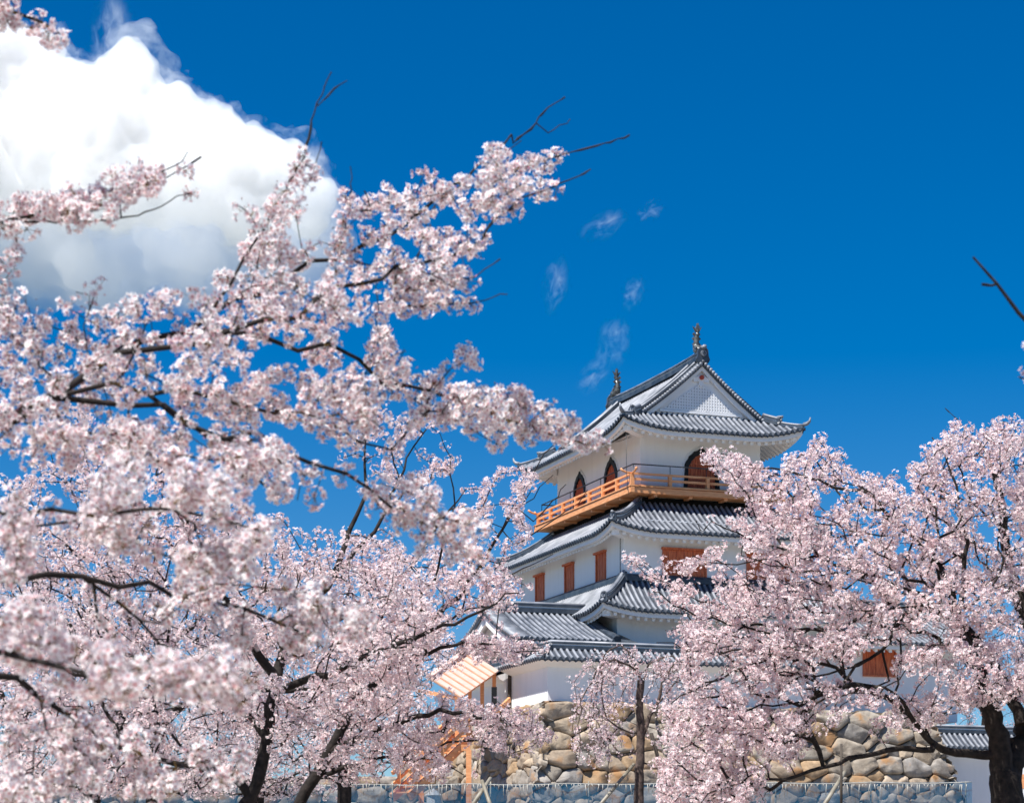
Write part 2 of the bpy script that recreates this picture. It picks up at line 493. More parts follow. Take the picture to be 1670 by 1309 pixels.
def eave_under(pl, raf, side, h, over, thick=0.2, rsp=0.34, bumps=True, inset=0.1):
    """white plastered fascia, soffit and rafter tails under an eave"""
    n = max(6, int(side.S / 0.4))
    top, bot, inn, wal = [], [], [], []
    for i in range(n + 1):
        a = side.S * i / n
        mi = min(a, side.S - a)
        def A(e):   # mitre at the corners
            e2 = min(e, mi) if mi < over else e
            return e2
        aa = min(max(a, inset), side.S - inset)
        z = h(a, side.S, 0) - 0.085
        top.append(side.P(aa, inset, z)); bot.append(side.P(aa, inset, z - thick))
        e1 = over
        a2 = min(max(a, over), side.S - over)
        zz = h(a2, side.S, over) - 0.30
        a3 = min(max(a, inset + 0.14), side.S - inset - 0.14)
        inn.append(side.P(a3, inset + 0.14, z - thick)); wal.append(side.P(a2, e1, zz))
    k = n + 1
    vs = top + bot + inn + wal
    fs = []
    for i in range(n):
        fs += [(i, k + i, k + i + 1, i + 1), (k + i, 2 * k + i, 2 * k + i + 1, k + i + 1), (2 * k + i, 3 * k + i, 3 * k + i + 1, 2 * k + i + 1)]
    pl.add(vs, fs, 0)
    if bumps:
        m = int((side.S - 0.8) / rsp)
        for i in range(m + 1):
            a = 0.4 + (side.S - 0.8) * i / m
            mi = min(a, side.S - a)
            e1 = min(over, mi)
            if e1 < 0.4: continue
            e0 = inset + 0.16
            z0 = h(a, side.S, 0) - 0.085 - thick
            z1 = h(a, side.S, over) - 0.30
            za = z0 + (z1 - z0) * (e1 - e0) / max(over - e0, 0.1)
            w, d = 0.14, 0.13
            A_ = side.P(a - w / 2, e0, z0 - d); B_ = side.P(a - w / 2, e1, za - d)
            dsx = np.array([side.ds[0], side.ds[1], 0]) * w
            raf.boxf(A_, dsx, B_ - A_, (0, 0, d), 0)

def half_round(r, n=7, y0=0.0):
    return [(r * math.cos(t), y0 + r * math.sin(t)) for t in np.linspace(0, math.pi, n)]

def ridge_run(mb, pts, s=1.0):
    """stacked ridge: dark course, plaster line, dark course, round cap tile (material slots: 0 ridge, 1 plaster, 2 cover)"""
    up = lambda d: [np.array(p) + np.array([0, 0, d]) for p in pts]
    mb.sweep(up(-0.06), [(-0.17 * s, 0), (0.17 * s, 0), (0.17 * s, 0.16 * s), (-0.17 * s, 0.16 * s)], 0)
    mb.sweep(up(-0.06 + 0.16 * s), [(-0.125 * s, 0), (0.125 * s, 0), (0.125 * s, 0.06 * s), (-0.125 * s, 0.06 * s)], 1)
    mb.sweep(up(-0.06 + 0.22 * s), [(-0.16 * s, 0), (0.16 * s, 0), (0.16 * s, 0.07 * s), (-0.16 * s, 0.07 * s)], 0)
    mb.sweep(up(-0.06 + 0.29 * s), half_round(0.095 * s), 2, smooth=True)

def onigawara(mb, p, d, s=1.0):
    """end tile: shield-shaped block with a round boss, facing along d"""
    d = np.array([d[0], d[1], 0.0]); d /= np.linalg.norm(d)
    sd = np.array([-d[1], d[0], 0])
    out = [(-0.24, -0.12), (0.24, -0.12), (0.30, 0.02), (0.24, 0.16), (0.22, 0.40), (0.12, 0.52), (0, 0.56), (-0.12, 0.52), (-0.22, 0.40), (-0.24, 0.16), (-0.30, 0.02)]
    mb.poly([(a * s, b * s) for a, b in out], np.array(p) - d * 0.02, sd, (0, 0, 1), d, 0.14 * s, 0)
    c = [(0.13 * s * math.cos(t), 0.26 * s + 0.13 * s * math.sin(t)) for t in np.linspace(0, 2 * math.pi, 12, endpoint=False)]
    mb.poly(c, np.array(p) + d * 0.1 * s, sd, (0, 0, 1), d, 0.09 * s, 2)
    c = [(0.06 * s * math.cos(t), 0.26 * s + 0.06 * s * math.sin(t)) for t in np.linspace(0, 2 * math.pi, 8, endpoint=False)]
    mb.poly(c, np.array(p) + d * 0.18 * s, sd, (0, 0, 1), d, 0.03 * s, 0)
    # round cap tile thrusting out above
    q = np.array(p) + np.array([0, 0, 0.5 * s])
    mb.tube([q - d * 0.1, q + d * 0.26 * s], [0.09 * s, 0.095 * s], 8, 2)

def hip_pts(sideA, h, e0, e1, n=9):
    return [sideA.P(e, e, h(e, sideA.S, e)) for e in np.linspace(e0, e1, n)]

MR = [M['ridge'], M['plaster'], M['cover']]
MC = [M['cover'], M['ridge']]

def skirt_roof(root, name, u0, u1, v0, v1, ze, rise, run, over, sori, label=None, top_ridge=True, skip=()):
    sides = rect_sides(u0, u1, v0, v1)
    h = make_h(ze, rise, run, sori)
    pan, cov, pl, raf = MB(), MB(), MB(), MB()
    for k, s in sides.items():
        if k in skip: continue
        tile_slope(pan, cov, s, h, lambda a, s=s: min(run, a, s.S - a))
        eave_under(pl, raf, s, h, over)
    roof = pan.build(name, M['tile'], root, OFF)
    cov.build("cover_tiles", MC, roof, OFF)
    pl.build("eave_plaster", M['plaster'], roof, OFF)
    raf.build("rafter_tails", M['plaster'], roof, OFF)
    for k in ('front', 'right', 'back', 'left'):
        s = sides[k]
        r = MB()
        ridge_run(r, hip_pts(s, h, 0.22, run, 8), 0.95)
        d = -(s.ds + s.di)
        p = s.P(0.22, 0.22, h(0.22, s.S, 0.22) - 0.02)
        onigawara(r, p, d, 0.62)
        r.build("hip_ridge", MR, roof, OFF)
        b = MB()      # corner beam end
        q = s.P(0.36, 0.36, h(0, s.S, 0) - 0.62)
        dd = np.array([d[0], d[1], 0]) / math.sqrt(2)
        sd = np.array([-dd[1], dd[0], 0])
        b.boxf(q - sd * 0.16, sd * 0.32, -dd * 1.3, (0, 0, 0.34), 0)
        b.build("corner_beam", M['plaster'], roof, OFF)
    if top_ridge:
        r = MB()
        e = run - 0.08
        for k, s in sides.items():
            if k in skip: continue
            z = h(s.S / 2, s.S, e) + 0.02
            r.sweep([s.P(e - 0.2, e, z), s.P(s.S - e + 0.2, e, z)], [(-0.13, -0.1), (0.13, -0.1), (0.13, 0.10), (0.05, 0.2), (-0.05, 0.2), (-0.13, 0.10)], 0)
        r.build("flashing_ridge", MR, roof, OFF)
    return roof, h, sides

def storey_wall(root, u0, u1, v0, v1, z0, z1):
    m = MB(); m.box(u0, u1, v0, v1, z0, z1)
    return m.build("wall", M['plaster'], root, OFF)

# ================================================================== the keep
L, W = 9.98, 5.69
keep = castle_empty("castle_keep", 0, 0, ZB, "white three-storey castle keep with grey tiled roofs and a timber balcony round its top floor", "castle keep")
D1, D2 = 1.85, 1.31
# walls
storey_wall(keep, -D1, W + D1, -D1, L + D1, ZB - 0.1, 12.1)
storey_wall(keep, -D2, W + D2, -D2, L + D2, 11.9, 15.9)
storey_wall(keep, 0, W, 0, L, 15.7, 20.0)
# near-black box filling the gap under the balcony, its shadow put into the colour
m = MB(); m.box(-0.12, W + 0.12, -0.12, L + 0.12, 16.4, 17.06); m.build("balcony_gap_shade", M['gap_shade'], keep, OFF)
# roofs
LE, ME = 3.05, 2.36
skirt_roof(keep, "roof", -LE, W + LE, -LE, L + LE, 11.82, 1.60, LE - D2, LE - D1, 0.36)
skirt_roof(keep, "roof", -ME, W + ME, -ME, L + ME, 15.28, 1.56, ME - 0.1, ME - D2, 0.40, top_ridge=False)

# top hip-and-gable roof
OE = 1.466
sides = rect_sides(-OE, W + OE, -OE, L + OE)
RUN = W / 2 + OE
ZE, RISE = 19.80, 3.26
h3 = make_h(ZE, RISE, RUN, 0.46, 2.6, 0.25)
GV = OE + 0.05                                # gable wall plane, measured in from the eave
RK = OE - 0.19                                # rake edge plane
pan, cov, pl, raf = MB(), MB(), MB(), MB()
for k, s in sides.items():
    if k in ('front', 'back'):
        tile_slope(pan, cov, s, h3, lambda a, s=s: min(GV, a, s.S - a))
    else:
        def em(a, s=s):
            d = min(a, s.S - a)
            return RUN if d >= RK else d
        # two hip wedges and the middle field
        tile_slope(pan, cov, s, h3, em)
    eave_under(pl, raf, s, h3, OE)
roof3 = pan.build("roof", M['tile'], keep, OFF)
cov.build("cover_tiles", MC, roof3, OFF)
pl.build("eave_plaster", M['plaster'], roof3, OFF)
raf.build("rafter_tails", M['plaster'], roof3, OFF)
for k in ('front', 'right', 'back', 'left'):
    s = sides[k]
    r = MB()
    ridge_run(r, hip_pts(s, h3, 0.85, RK + 0.1, 8), 1.0)
    ridge_run(r, [p - np.array([0, 0, 0.06]) for p in hip_pts(s, h3, 0.08, 0.95, 6)], 0.72)
    d = -(s.ds + s.di)
    onigawara(r, s.P(0.85, 0.85, h3(0.85, s.S, 0.85)), d, 0.66)
    # upturned tip tile
    c = s.P(0.06, 0.06, h3(0.06, s.S, 0.06) + 0.12); dd = np.array([d[0], d[1], 0]) / math.sqrt(2)
    r.tube([c, c + dd * 0.16 + np.array([0, 0, 0.04]), c + dd * 0.27 + np.array([0, 0, 0.14]), c + dd * 0.31 + np.array([0, 0, 0.3])], [0.09, 0.085, 0.06, 0.025], 7, 2)
    r.build("hip_ridge", MR, roof3, OFF)
    b = MB()
    q = s.P(0.36, 0.36, h3(0, s.S, 0) - 0.6); sd = np.array([-dd[1], dd[0], 0])
    b.boxf(q - sd * 0.16, sd * 0.32, -dd * 1.6, (0, 0, 0.34), 0)
    b.build("corner_beam", M['plaster'], roof3, OFF)

ZR = h3(5, 12, RUN)
# descending ridges, rake tiles and gables at both ends
for sgn, v_r, v_g in ((1, -OE + RK, -OE + GV), (-1, L + OE - RK, L + OE - GV)):
    for sx in (-1, 1):
        rk = MB()
        prof = []
        for e in np.linspace(RUN, RK - 0.05, 14):
            u = W / 2 + sx * (RUN - e)
            prof.append(np.array([u, v_r, h3(6, 12, e)]))
        # rake rolls: row of short round tiles laid across the verge
        for i in range(13):
            for t in (0.0, 0.5):
                p = prof[i] * (1 - t) + prof[i + 1] * t
                q = p + np.array([0, -sgn * 0.10, -0.01])
                rk.tube([p + np.array([0, sgn * 0.34, 0.03]), q], [0.075, 0.08], 8, 2)
        rk.sweep([p + np.array([0, sgn * 0.02, -0.06]) for p in prof], [(-0.05, -0.08), (0.05, -0.08), (0.05, 0.05), (-0.05, 0.05)], 0)
        ridge_run(rk, [p + np.array([0, sgn * 0.46, 0.02]) for p in prof[:-1]], 0.75)
        ridge_run(rk, [p + np.array([0, sgn * 1.15, 0.02]) for p in prof[:-2]], 0.85)
        e = prof[-2] + np.array([0, sgn * 1.15, 0.0])
        onigawara(rk, e, (sx, 0), 0.6)
        rk.build("verge_ridge", MR, roof3, OFF)
    gb = MB()
    zb = h3(5, 12, GV) - 0.2
    outl = []
    for e in np.linspace(RUN, GV - 0.18, 9): outl.append((W / 2 + (RUN - e), h3(6, 12, e) - 0.10))
    outl2 = [(W - a, b) for a, b in outl][::-1]
    poly = outl2[:-1] + outl
    poly = [(a, max(b, zb)) for a, b in poly]
    gb.poly(poly, (0, v_g, 0), (1, 0, 0), (0, 0, 1), (0, sgn, 0), 0.2, 0)
    # bargeboards: a broad plastered band under each rake
    for sx in (-1, 1):
        up, lo = [], []
        for e in np.linspace(RUN, GV - 0.32, 11):
            u = W / 2 + sx * (RUN - e)
            z = h3(6, 12, e)
            up.append((u, z - 0.10)); lo.append((u, z - 0.10 - 0.26 - 0.08 * (RUN - e) / RUN))
        gb.poly(up + lo[::-1], (0, v_r + sgn * 0.06, 0), (1, 0, 0), (0, 0, 1), (0, sgn, 0), 0.10, 0)
    gable = gb.build("gable", M['plaster'], keep, OFF)
    # raised lattice bars on the gable
    lt = MB(); hb = 1.18
    zl0 = zb + 0.42
    cu = W / 2
    fr = [(-1.72, 0), (1.72, 0), (0, hb)]
    for a in np.arange(-1.62, 1.63, 0.125):
        top = hb * (1 - abs(a) / 1.72)
        if top > 0.08:
            lt.box(cu + a - 0.036, cu + a + 0.036, v_g - 0.03 * sgn - 0.022, v_g - 0.03 * sgn + 0.022, zl0, zl0 + top)
    for b in np.arange(0.0, hb, 0.125):
        ww = 1.72 * (1 - b / hb)
        if ww > 0.1:
            lt.box(cu - ww, cu + ww, v_g - 0.025 * sgn - 0.02, v_g - 0.025 * sgn + 0.02, zl0 + b - 0.036, zl0 + b + 0.036)
    lt.box(cu - 1.95, cu + 1.95, v_g - 0.03 * sgn - 0.05, v_g - 0.03 * sgn + 0.05, zl0 - 0.16, zl0 - 0.06)
    lt.build("lattice", M['plaster'], gable, OFF)
    bk = MB(); bk.poly([(cu + a * 0.98, zl0 + b * 0.98) for a, b in fr], (0, v_g + sgn * 0.02, 0), (1, 0, 0), (0, 0, 1), (0, -sgn, 0), 0.026)
    bk.build("lattice_backing", M['greystone'], gable, OFF)
    cr = MB()          # red boss and carved pendant at the peak
    c = [(cu + 0.10 * math.cos(t), zl0 + hb + 0.24 + 0.10 * math.sin(t)) for t in np.linspace(0, 2 * math.pi, 12, endpoint=False)]
    cr.poly(c, (0, v_g - sgn * 0.10, 0), (1, 0, 0), (0, 0, 1), (0, -sgn, 0), 0.10)
    cr.build("gable_boss", M['red'], gable, OFF)
    pd = MB()
    pen = [(0, -0.42), (0.12, -0.30), (0.10, -0.16), (0.34, -0.20), (0.40, -0.05), (0.24, 0.02), (0.12, 0.10), (-0.12, 0.10), (-0.24, 0.02), (-0.40, -0.05), (-0.34, -0.20), (-0.10, -0.16), (-0.12, -0.30)]
    pd.poly([(cu + a, zl0 + hb + 0.24 + b) for a, b in pen], (0, v_g - sgn * 0.02, 0), (1, 0, 0), (0, 0, 1), (0, -sgn, 0), 0.09)
    pd.build("gable_pendant", M['plaster'], gable, OFF)

# main ridge
r = MB()
yz = [np.array([W / 2, v, ZR + 0.05 + 0.10 * (abs(v - L / 2) / (L / 2)) ** 3]) for v in np.linspace(-0.12, L + 0.12, 15)]
ridge_run(r, yz, 1.2)
for v, dd in ((-0.14, (0, -1)), (L + 0.14, (0, 1))):
    onigawara(r, (W / 2, v, ZR + 0.08), dd, 1.05)
r.build("main_ridge", MR, roof3, OFF)

def shachihoko(vc, sg):
    """roof-ridge fish: head down on the ridge, body arching up to a split tail"""
    m = MB()
    z0 = ZR + 0.44
    path = [(-0.30, 0.02), (-0.16, 0.13), (0.02, 0.20), (0.13, 0.34), (0.15, 0.52), (0.09, 0.70), (0.02, 0.84), (0.0, 0.95)]
    rad = [0.13, 0.20, 0.20, 0.165, 0.125, 0.10, 0.08, 0.06]
    pts = [(W / 2, vc + sg * a, z0 + b) for a, b in path]
    m.tube(pts, rad, 9, 0)
    # split tail fan
    O = np.array((W / 2, vc, z0))
    fan = [(0.0, 0.90), (0.10, 1.02), (0.20, 1.26), (0.10, 1.17), (0.07, 1.36), (0.0, 1.17), (-0.06, 1.34), (-0.10, 1.14), (-0.20, 1.20), (-0.10, 1.0)]
    m.poly(fan, O - np.array((0.025, 0, 0)), (0, sg, 0), (0, 0, 1), (1, 0, 0), 0.05, 0)
    # dorsal spines, side fins, jaw
    for a, b, c, d in ((0.26, 0.22, 0.36, 0.34), (0.27, 0.40, 0.38, 0.52), (0.23, 0.58, 0.34, 0.72), (0.15, 0.74, 0.25, 0.90)):
        m.poly([(a - 0.10, b - 0.06), (c, d), (a - 0.10, b + 0.10)], O - np.array((0.02, 0, 0)), (0, sg, 0), (0, 0, 1), (1, 0, 0), 0.04, 0)
    for sx in (-1, 1):
        for zz, ll in ((0.30, 0.12), (0.54, 0.13), (0.74, 0.11)):
            m.poly([(0.04, zz), (ll + 0.08, zz + 0.16), (ll, zz + 0.24), (0.04, zz + 0.14)], O + np.array((0, sg * 0.10, 0)), (sx, 0, 0), (0, 0, 1), (0, sg, 0), 0.05, 0)
        m.poly([(0.0, 0.88), (0.10, 1.0), (0.22, 1.22), (0.08, 1.12), (0.0, 1.28)], O + np.array((0, sg * 0.02, 0)), (sx, 0, 0), (0, 0, 1), (0, sg, 0), 0.05, 0)
        m.poly([(-0.05, 0.15), (0.10, 0.36), (0.02, 0.42), (-0.12, 0.30)], O + np.array((sx * 0.14, 0, 0)), (0, sg, 0), (0, 0, 1), (sx * 0.9, 0, 0.3), 0.05, 0)
        m.poly([(-0.28, 0.10), (-0.10, 0.20), (-0.14, 0.30), (-0.30, 0.22)], O + np.array((sx * 0.12, 0, 0)), (0, sg, 0), (0, 0, 1), (sx, 0, 0), 0.08, 0)
    m.poly([(-0.30, -0.06), (-0.50, -0.02), (-0.44, 0.06), (-0.30, 0.04)], O - np.array((0.09, 0, 0)), (0, sg, 0), (0, 0, 1), (1, 0, 0), 0.18, 0)
    m.poly([(-0.30, 0.08), (-0.52, 0.12), (-0.46, 0.20), (-0.30, 0.18)], O - np.array((0.09, 0, 0)), (0, sg, 0), (0, 0, 1), (1, 0, 0), 0.18, 0)
    m.box(W / 2 - 0.15, W / 2 + 0.15, vc - 0.35, vc + 0.3, z0 - 0.12, z0 + 0.0, 1)
    return m.build("fish_ornament", [M['bronze'], M['ridge']], roof3, OFF)
shachihoko(0.35, 1)
shachihoko(L - 0.35, -1)

# balcony
OB = 0.73
ZF = 17.34
bl = MB()
bl.box(-OB, W + OB, -OB, L + OB, 17.10, ZF - 0.02)
balcony = bl.build("balcony_floor", M['wood'], keep, OFF)
bb = MB()
for (a, b) in (((-OB - 0.10, -OB), (W + OB + 0.10, -OB)), ((-OB, L + OB + 0.22), (-OB, -OB - 0.16)), ((W + OB, -OB - 0.16), (W + OB, L + OB + 0.22)), ((-OB - 0.1, L + OB), (W + OB + 0.1, L + OB))):
    a = np.array([*a, 17.225]); b = np.array([*b, 17.225])
    bb.bar(a, b, 0.17, 0.235)
    bb.bar(a + np.array([0, 0, 0.17]), b + np.array([0, 0, 0.17]), 0.24, 0.055)
bb.build("edge_beam", M['wood'], balcony, OFF)
def joist(x0, x1, y0, y1):
    jo = MB(); jo.box(x0, x1, y0, y1, 17.0, 17.09); jo.build("joist", M['wood'], balcony, OFF)
for u in np.arange(0.4, W, 1.65):
    joist(u - 0.08, u + 0.08, -OB + 0.02, 0); joist(u - 0.08, u + 0.08, L, L + OB - 0.02)
for v in np.arange(0.6, L, 1.65):
    joist(-OB + 0.02, 0, v - 0.08, v + 0.08); joist(W, W + OB - 0.02, v - 0.08, v + 0.08)
rl = MB()
RO = OB - 0.04
cs = [(-RO, -RO), (W + RO, -RO), (W + RO, L + RO), (-RO, L + RO)]
for i in range(4):
    a, b = np.array(cs[i]), np.array(cs[(i + 1) % 4])
    d = (b - a) / np.linalg.norm(b - a)
    for z, w, hh, ex in ((ZF + 0.60, 0.085, 0.085, 0.0), (ZF + 0.36, 0.06, 0.10, 0.0), (ZF + 0.10, 0.07, 0.07, 0.0)):
        rl.bar(np.array([*(a - d * ex), z]), np.array([*(b + d * ex), z]), w, hh)
    # top rail runs past the corner and curls up
    for p, q in ((a, -d), (b, d)):
        p3, q3 = np.array([*p, ZF + 0.60]), np.array([*q, 0])
        rl.tube([p3, p3 + q3 * 0.25 + (0, 0, 0.02), p3 + q3 * 0.42 + (0, 0, 0.08), p3 + q3 * 0.52 + (0, 0, 0.16)], [0.045, 0.047, 0.05, 0.052], 8)
rail = rl.build("railing", M['wood'], balcony, OFF)
for i in range(4):
    a, b = np.array(cs[i]), np.array(cs[(i + 1) % 4])
    n = 6 if i in (0, 2) else 8
    n = 4 if i in (0, 2) else 7
    for k in range(n):
        p = a + (b - a) * k / n
        m = MB(); w = 0.075 if k else 0.085
        m.box(p[0] - w, p[0] + w, p[1] - w, p[1] + w, ZF, ZF + 0.58)
        m.build("rail_post", M['wood'], rail, OFF)
gr = MB()
PO = OB - 0.16
cs2 = [(-PO, -PO), (W + PO, -PO), (W + PO, L + PO), (-PO, L + PO)]
for i in range(4):
    a, b = np.array(cs2[i]), np.array(cs2[(i + 1) % 4])
    gr.tube([(*a, ZF + 1.02), (*b, ZF + 1.02)], 0.028, 6)
    n = 4 if i in (0, 2) else 6
    for k in range(n):
        p = a + (b - a) * k / n
        gr.tube([(*p, ZF), (*p, ZF + 1.02)], 0.016, 6)
gr.build("guard_pipe", M['iron'], balcony, OFF)

# bell-shaped windows of the top floor
def kato(w, hgt):
    half = [(0.50, 0.0), (0.47, 0.30), (0.45, 0.52), (0.46, 0.60), (0.42, 0.68), (0.37, 0.73), (0.34, 0.79), (0.26, 0.84), (0.21, 0.89), (0.12, 0.915), (0.06, 0.945), (0.0, 1.0)]
    r_ = [(a * w, b * hgt) for a, b in half]
    return [(-a, b) for a, b in r_[:-1]] + r_[::-1]
def kato_window(O, ex, out, w, hgt):
    ez = (0, 0, 1)
    O = np.array(O, float); out = np.array(out, float); ex = np.array(ex, float)
    o1 = kato(w, hgt); i1 = [(a * 0.80, b * 0.88) for a, b in kato(w, hgt)]
    m = MB(); m.ring(o1, i1, O - out * 0.05, ex, ez, out, 0.16)
    fr = m.build("window_frame", M['black'], keep, OFF)
    pm = MB(); o2 = kato(w * 1.10, hgt * 1.045); pm.ring(o2, o1, O - out * 0.05, ex, ez, out, 0.10)
    pm.build("plaster_surround", M['plaster'], fr, OFF)
    d = MB(); d.poly([(a * 0.82, b * 0.90) for a, b in kato(w, hgt)], O - out * 0.03, ex, ez, out, 0.045)
    n = max(4, int(w / 0.16))
    for k in range(n + 1):
        a = -0.34 * w + 0.68 * w * k / n
        top = hgt * (0.80 - 0.30 * (abs(a) / (0.37 * w)) ** 2)
        d.boxf(O + ex * (a - 0.02) + out * 0.015, ex * 0.04, out * 0.05, (0, 0, top))
    for b in (0.3, 0.62):
        d.boxf(O - ex * 0.34 * w + out * 0.015 + np.array([0, 0, b * hgt]), ex * 0.68 * w, out * 0.04, (0, 0, 0.06))
    d.build("door_leaf", M['shutter'], fr, OFF)
for px, w in ((947.5, 1.55), (998.5, 1.62)):
    v = v_on_left(px, 0.0)
    kato_window((0, v, ZF), (0, -1, 0), (-1, 0, 0), w, 2.02)
for v in (2.4, 7.4):
    kato_window((W, v, ZF), (0, 1, 0), (1, 0, 0), 1.42, 2.02)
kato_window((W / 2, 0, ZF), (1, 0, 0), (0, -1, 0), 1.75, 2.05)
kato_window((W / 2, L, ZF), (-1, 0, 0), (0, 1, 0), 1.60, 2.05)

# shuttered windows
def shutter_window(root, O, ex, out, w, hgt, boards=6, off=OFF):
    O, ex, out = (np.array(a, float) for a in (O, ex, out))
    m = MB()
    m.boxf(O - ex * (w / 2 + 0.10) - out * 0.05 + np.array([0, 0, hgt]), ex * (w + 0.20), out * 0.22, (0, 0, 0.09))
    m.boxf(O - ex * (w / 2 + 0.05) - out * 0.05 + np.array([0, 0, -0.07]), ex * (w + 0.10), out * 0.15, (0, 0, 0.07))
    for sx in (-1, 1):
        m.boxf(O + ex * (sx * (w / 2 + 0.015) - 0.035) - out * 0.05, ex * 0.07, out * 0.13, (0, 0, hgt))
    fr = m.build("window_frame", M['shutter'], root, off)
    s = MB()
    bw = (w - 0.06) / boards
    for k in range(boards):
        a = -w / 2 + 0.03 + k * bw
        dpt = 0.05 + 0.012 * (k % 2)
        s.boxf(O + ex * (a + 0.006) - out * 0.03, ex * (bw - 0.012), out * dpt, (0, 0, hgt))
    s.build("shutter", M['shutter'], fr, off)
for px, w in ((881.5, 0.98), (929.5, 0.98), (981.0, 0.98)):
    v = v_on_left(px, -D2)
    shutter_window(keep, (-D2, v, 13.50), (0, -1, 0), (-1, 0, 0), w, 1.24)
shutter_window(keep, (u_on_front(1116, -D2), -D2, 13.50), (1, 0, 0), (0, -1, 0), 1.95, 1.16, 10)
shutter_window(keep, (u_on_front(1252, -D2), -D2, 13.50), (1, 0, 0), (0, -1, 0), 1.95, 1.16, 10)
shutter_window(keep, (u_on_front(1250, -D1), -D1, 9.4), (1, 0, 0), (0, -1, 0), 1.6, 1.16, 8)
# lightning cables
for pts_, r_ in (([(-OE + 0.3, -OE + 0.25, 19.5), (-OE + 0.32, -OE + 0.27, ZF + 0.5), (-OB - 0.16, -OB - 0.1, 17.0)], 0.012),
                 ([(-D2 - 0.03, -D2 + 0.35, 15.1), (-D2 - 0.03, -D2 + 0.35, 13.3)], 0.014), ([(-D2 - 0.03, L + D2 - 0.04, 15.0), (-D2 - 0.03, L + D2 - 0.04, 12.9)], 0.014)):
    cb = MB(); cb.tube(pts_, r_, 5); cb.build("lightning_cable", M['iron'], keep, OFF)

# ================================================================== gable-roofed annex to the left
annex = castle_empty("annex_turret", -5, -1.4, ZB, "low white annex with a long dark tiled gable roof against the keep", "turret")
AOF = o_off[annex.name]
AV, AZ, AD, AZE = 0.55, 12.0, 4.0, 10.42
AU0, AU1 = -6.92, -2.55
m = MB()
wl = [(AV - 3.1, ZB - 0.1), (AV + 3.1, ZB - 0.1), (AV + 3.1, 10.5), (AV, 11.45), (AV - 3.1, 10.5)]
m.poly(wl, (AU0 + 1.45, 0, 0), (0, 1, 0), (0, 0, 1), (1, 0, 0), AU1 - AU0 - 1.5)
m.poly([(AV - 3.0, 10.45), (AV + 3.0, 10.45), (AV, 11.72)], (AU0 + 0.5, 0, 0), (0, 1, 0), (0, 0, 1), (1, 0, 0), 0.9)
m.build("wall", M['plaster'], annex, AOF)
hA = make_h(AZE, AZ - AZE, AD, 0.0, 1, 0.2)
pan, cov, pl, raf = MB(), MB(), MB(), MB()
for s in (Side((AU0, AV - AD), (1, 0), (0, 1), AU1 - AU0), Side((AU1, AV + AD), (-1, 0), (0, -1), AU1 - AU0)):
    tile_slope(pan, cov, s, hA, lambda a: AD, nseg=8)
    # underside
    pts = [s.P(a, e, hA(1, 5, e) - 0.16) for e in np.linspace(0.05, AD, 7) for a in (0.0, s.S)]
    pl.add(pts, [(2 * k, 2 * k + 1, 2 * k + 3, 2 * k + 2) for k in range(6)])
    pts = [s.P(a, 0.05, z) for a in (0, s.S) for z in (AZE - 0.08, AZE - 0.2)]
    pl.add(pts, [(0, 1, 3, 2)])
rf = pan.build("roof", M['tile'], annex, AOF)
cov.build("cover_tiles", MC, rf, AOF)
pl.build("eave_plaster", M['plaster'], rf, AOF)
r = MB()
ridge_run(r, [(AU0 - 0.1, AV, AZ + 0.02), (AU1 + 0.3, AV, AZ + 0.02)], 1.25)
onigawara(r, (AU0 - 0.12, AV, AZ - 0.05), (-1, 0), 0.9)
r.build("main_ridge", MR, rf, AOF)
r = MB()
for sg in (-1, 1):
    prof = [np.array([AU0, AV + sg * (AD - e), hA(1, 5, e)]) for e in np.linspace(AD, 0, 12)]
    for i in range(11):
        for t in (0, 0.5):
            p = prof[i] * (1 - t) + prof[i + 1] * t
            r.tube([p + np.array([0.62, 0, 0.03]), p + np.array([-0.1, 0, 0.0])], [0.085, 0.09], 8, 2)
    r.sweep([p + np.array([0.0, 0, -0.1]) for p in prof], [(-0.06, -0.1), (0.06, -0.1), (0.06, 0.07), (-0.06, 0.07)], 0)
    r.sweep([p + np.array([0.08, 0, -0.42]) for p in prof], [(-0.05, -0.16), (0.05, -0.16), (0.05, 0.2), (-0.05, 0.2)], 1)
    # verge ridge beside the keep wall; a dark plate paints in the shade there
    prof2 = [np.array([AU1 + 0.05, AV + sg * (AD - e), hA(1, 5, e) + 0.02]) for e in np.linspace(AD, 0.0, 10)]
    r.sweep(prof2, [(-0.17, -0.12), (0.17, -0.12), (0.17, 0.14), (0.09, 0.22), (-0.09, 0.22), (-0.17, 0.14)], 0)
    pl_ = [np.array([AU1 + 0.1, AV + sg * (AD - e), hA(1, 5, e) - 0.02]) for e in np.linspace(AD, 0.0, 6)]
    pr_ = [p + np.array([0.10 + 0.95 * (k / 5.0) ** 0.8, 0, -0.05]) for k, p in enumerate(pl_)]
    lo_ = [p - np.array([0, 0, 0.14]) for p in pl_ + pr_]
    r.add(pl_ + pr_ + lo_, [(i, i + 1, 7 + i, 6 + i) for i in range(5)] + [(12 + i, 18 + i, 19 + i, 13 + i) for i in range(5)] + [(6 + i, 7 + i, 19 + i, 18 + i) for i in range(5)] + [(5, 17, 23, 11)], 0)
r.build("verge_ridge", MR, rf, AOF)

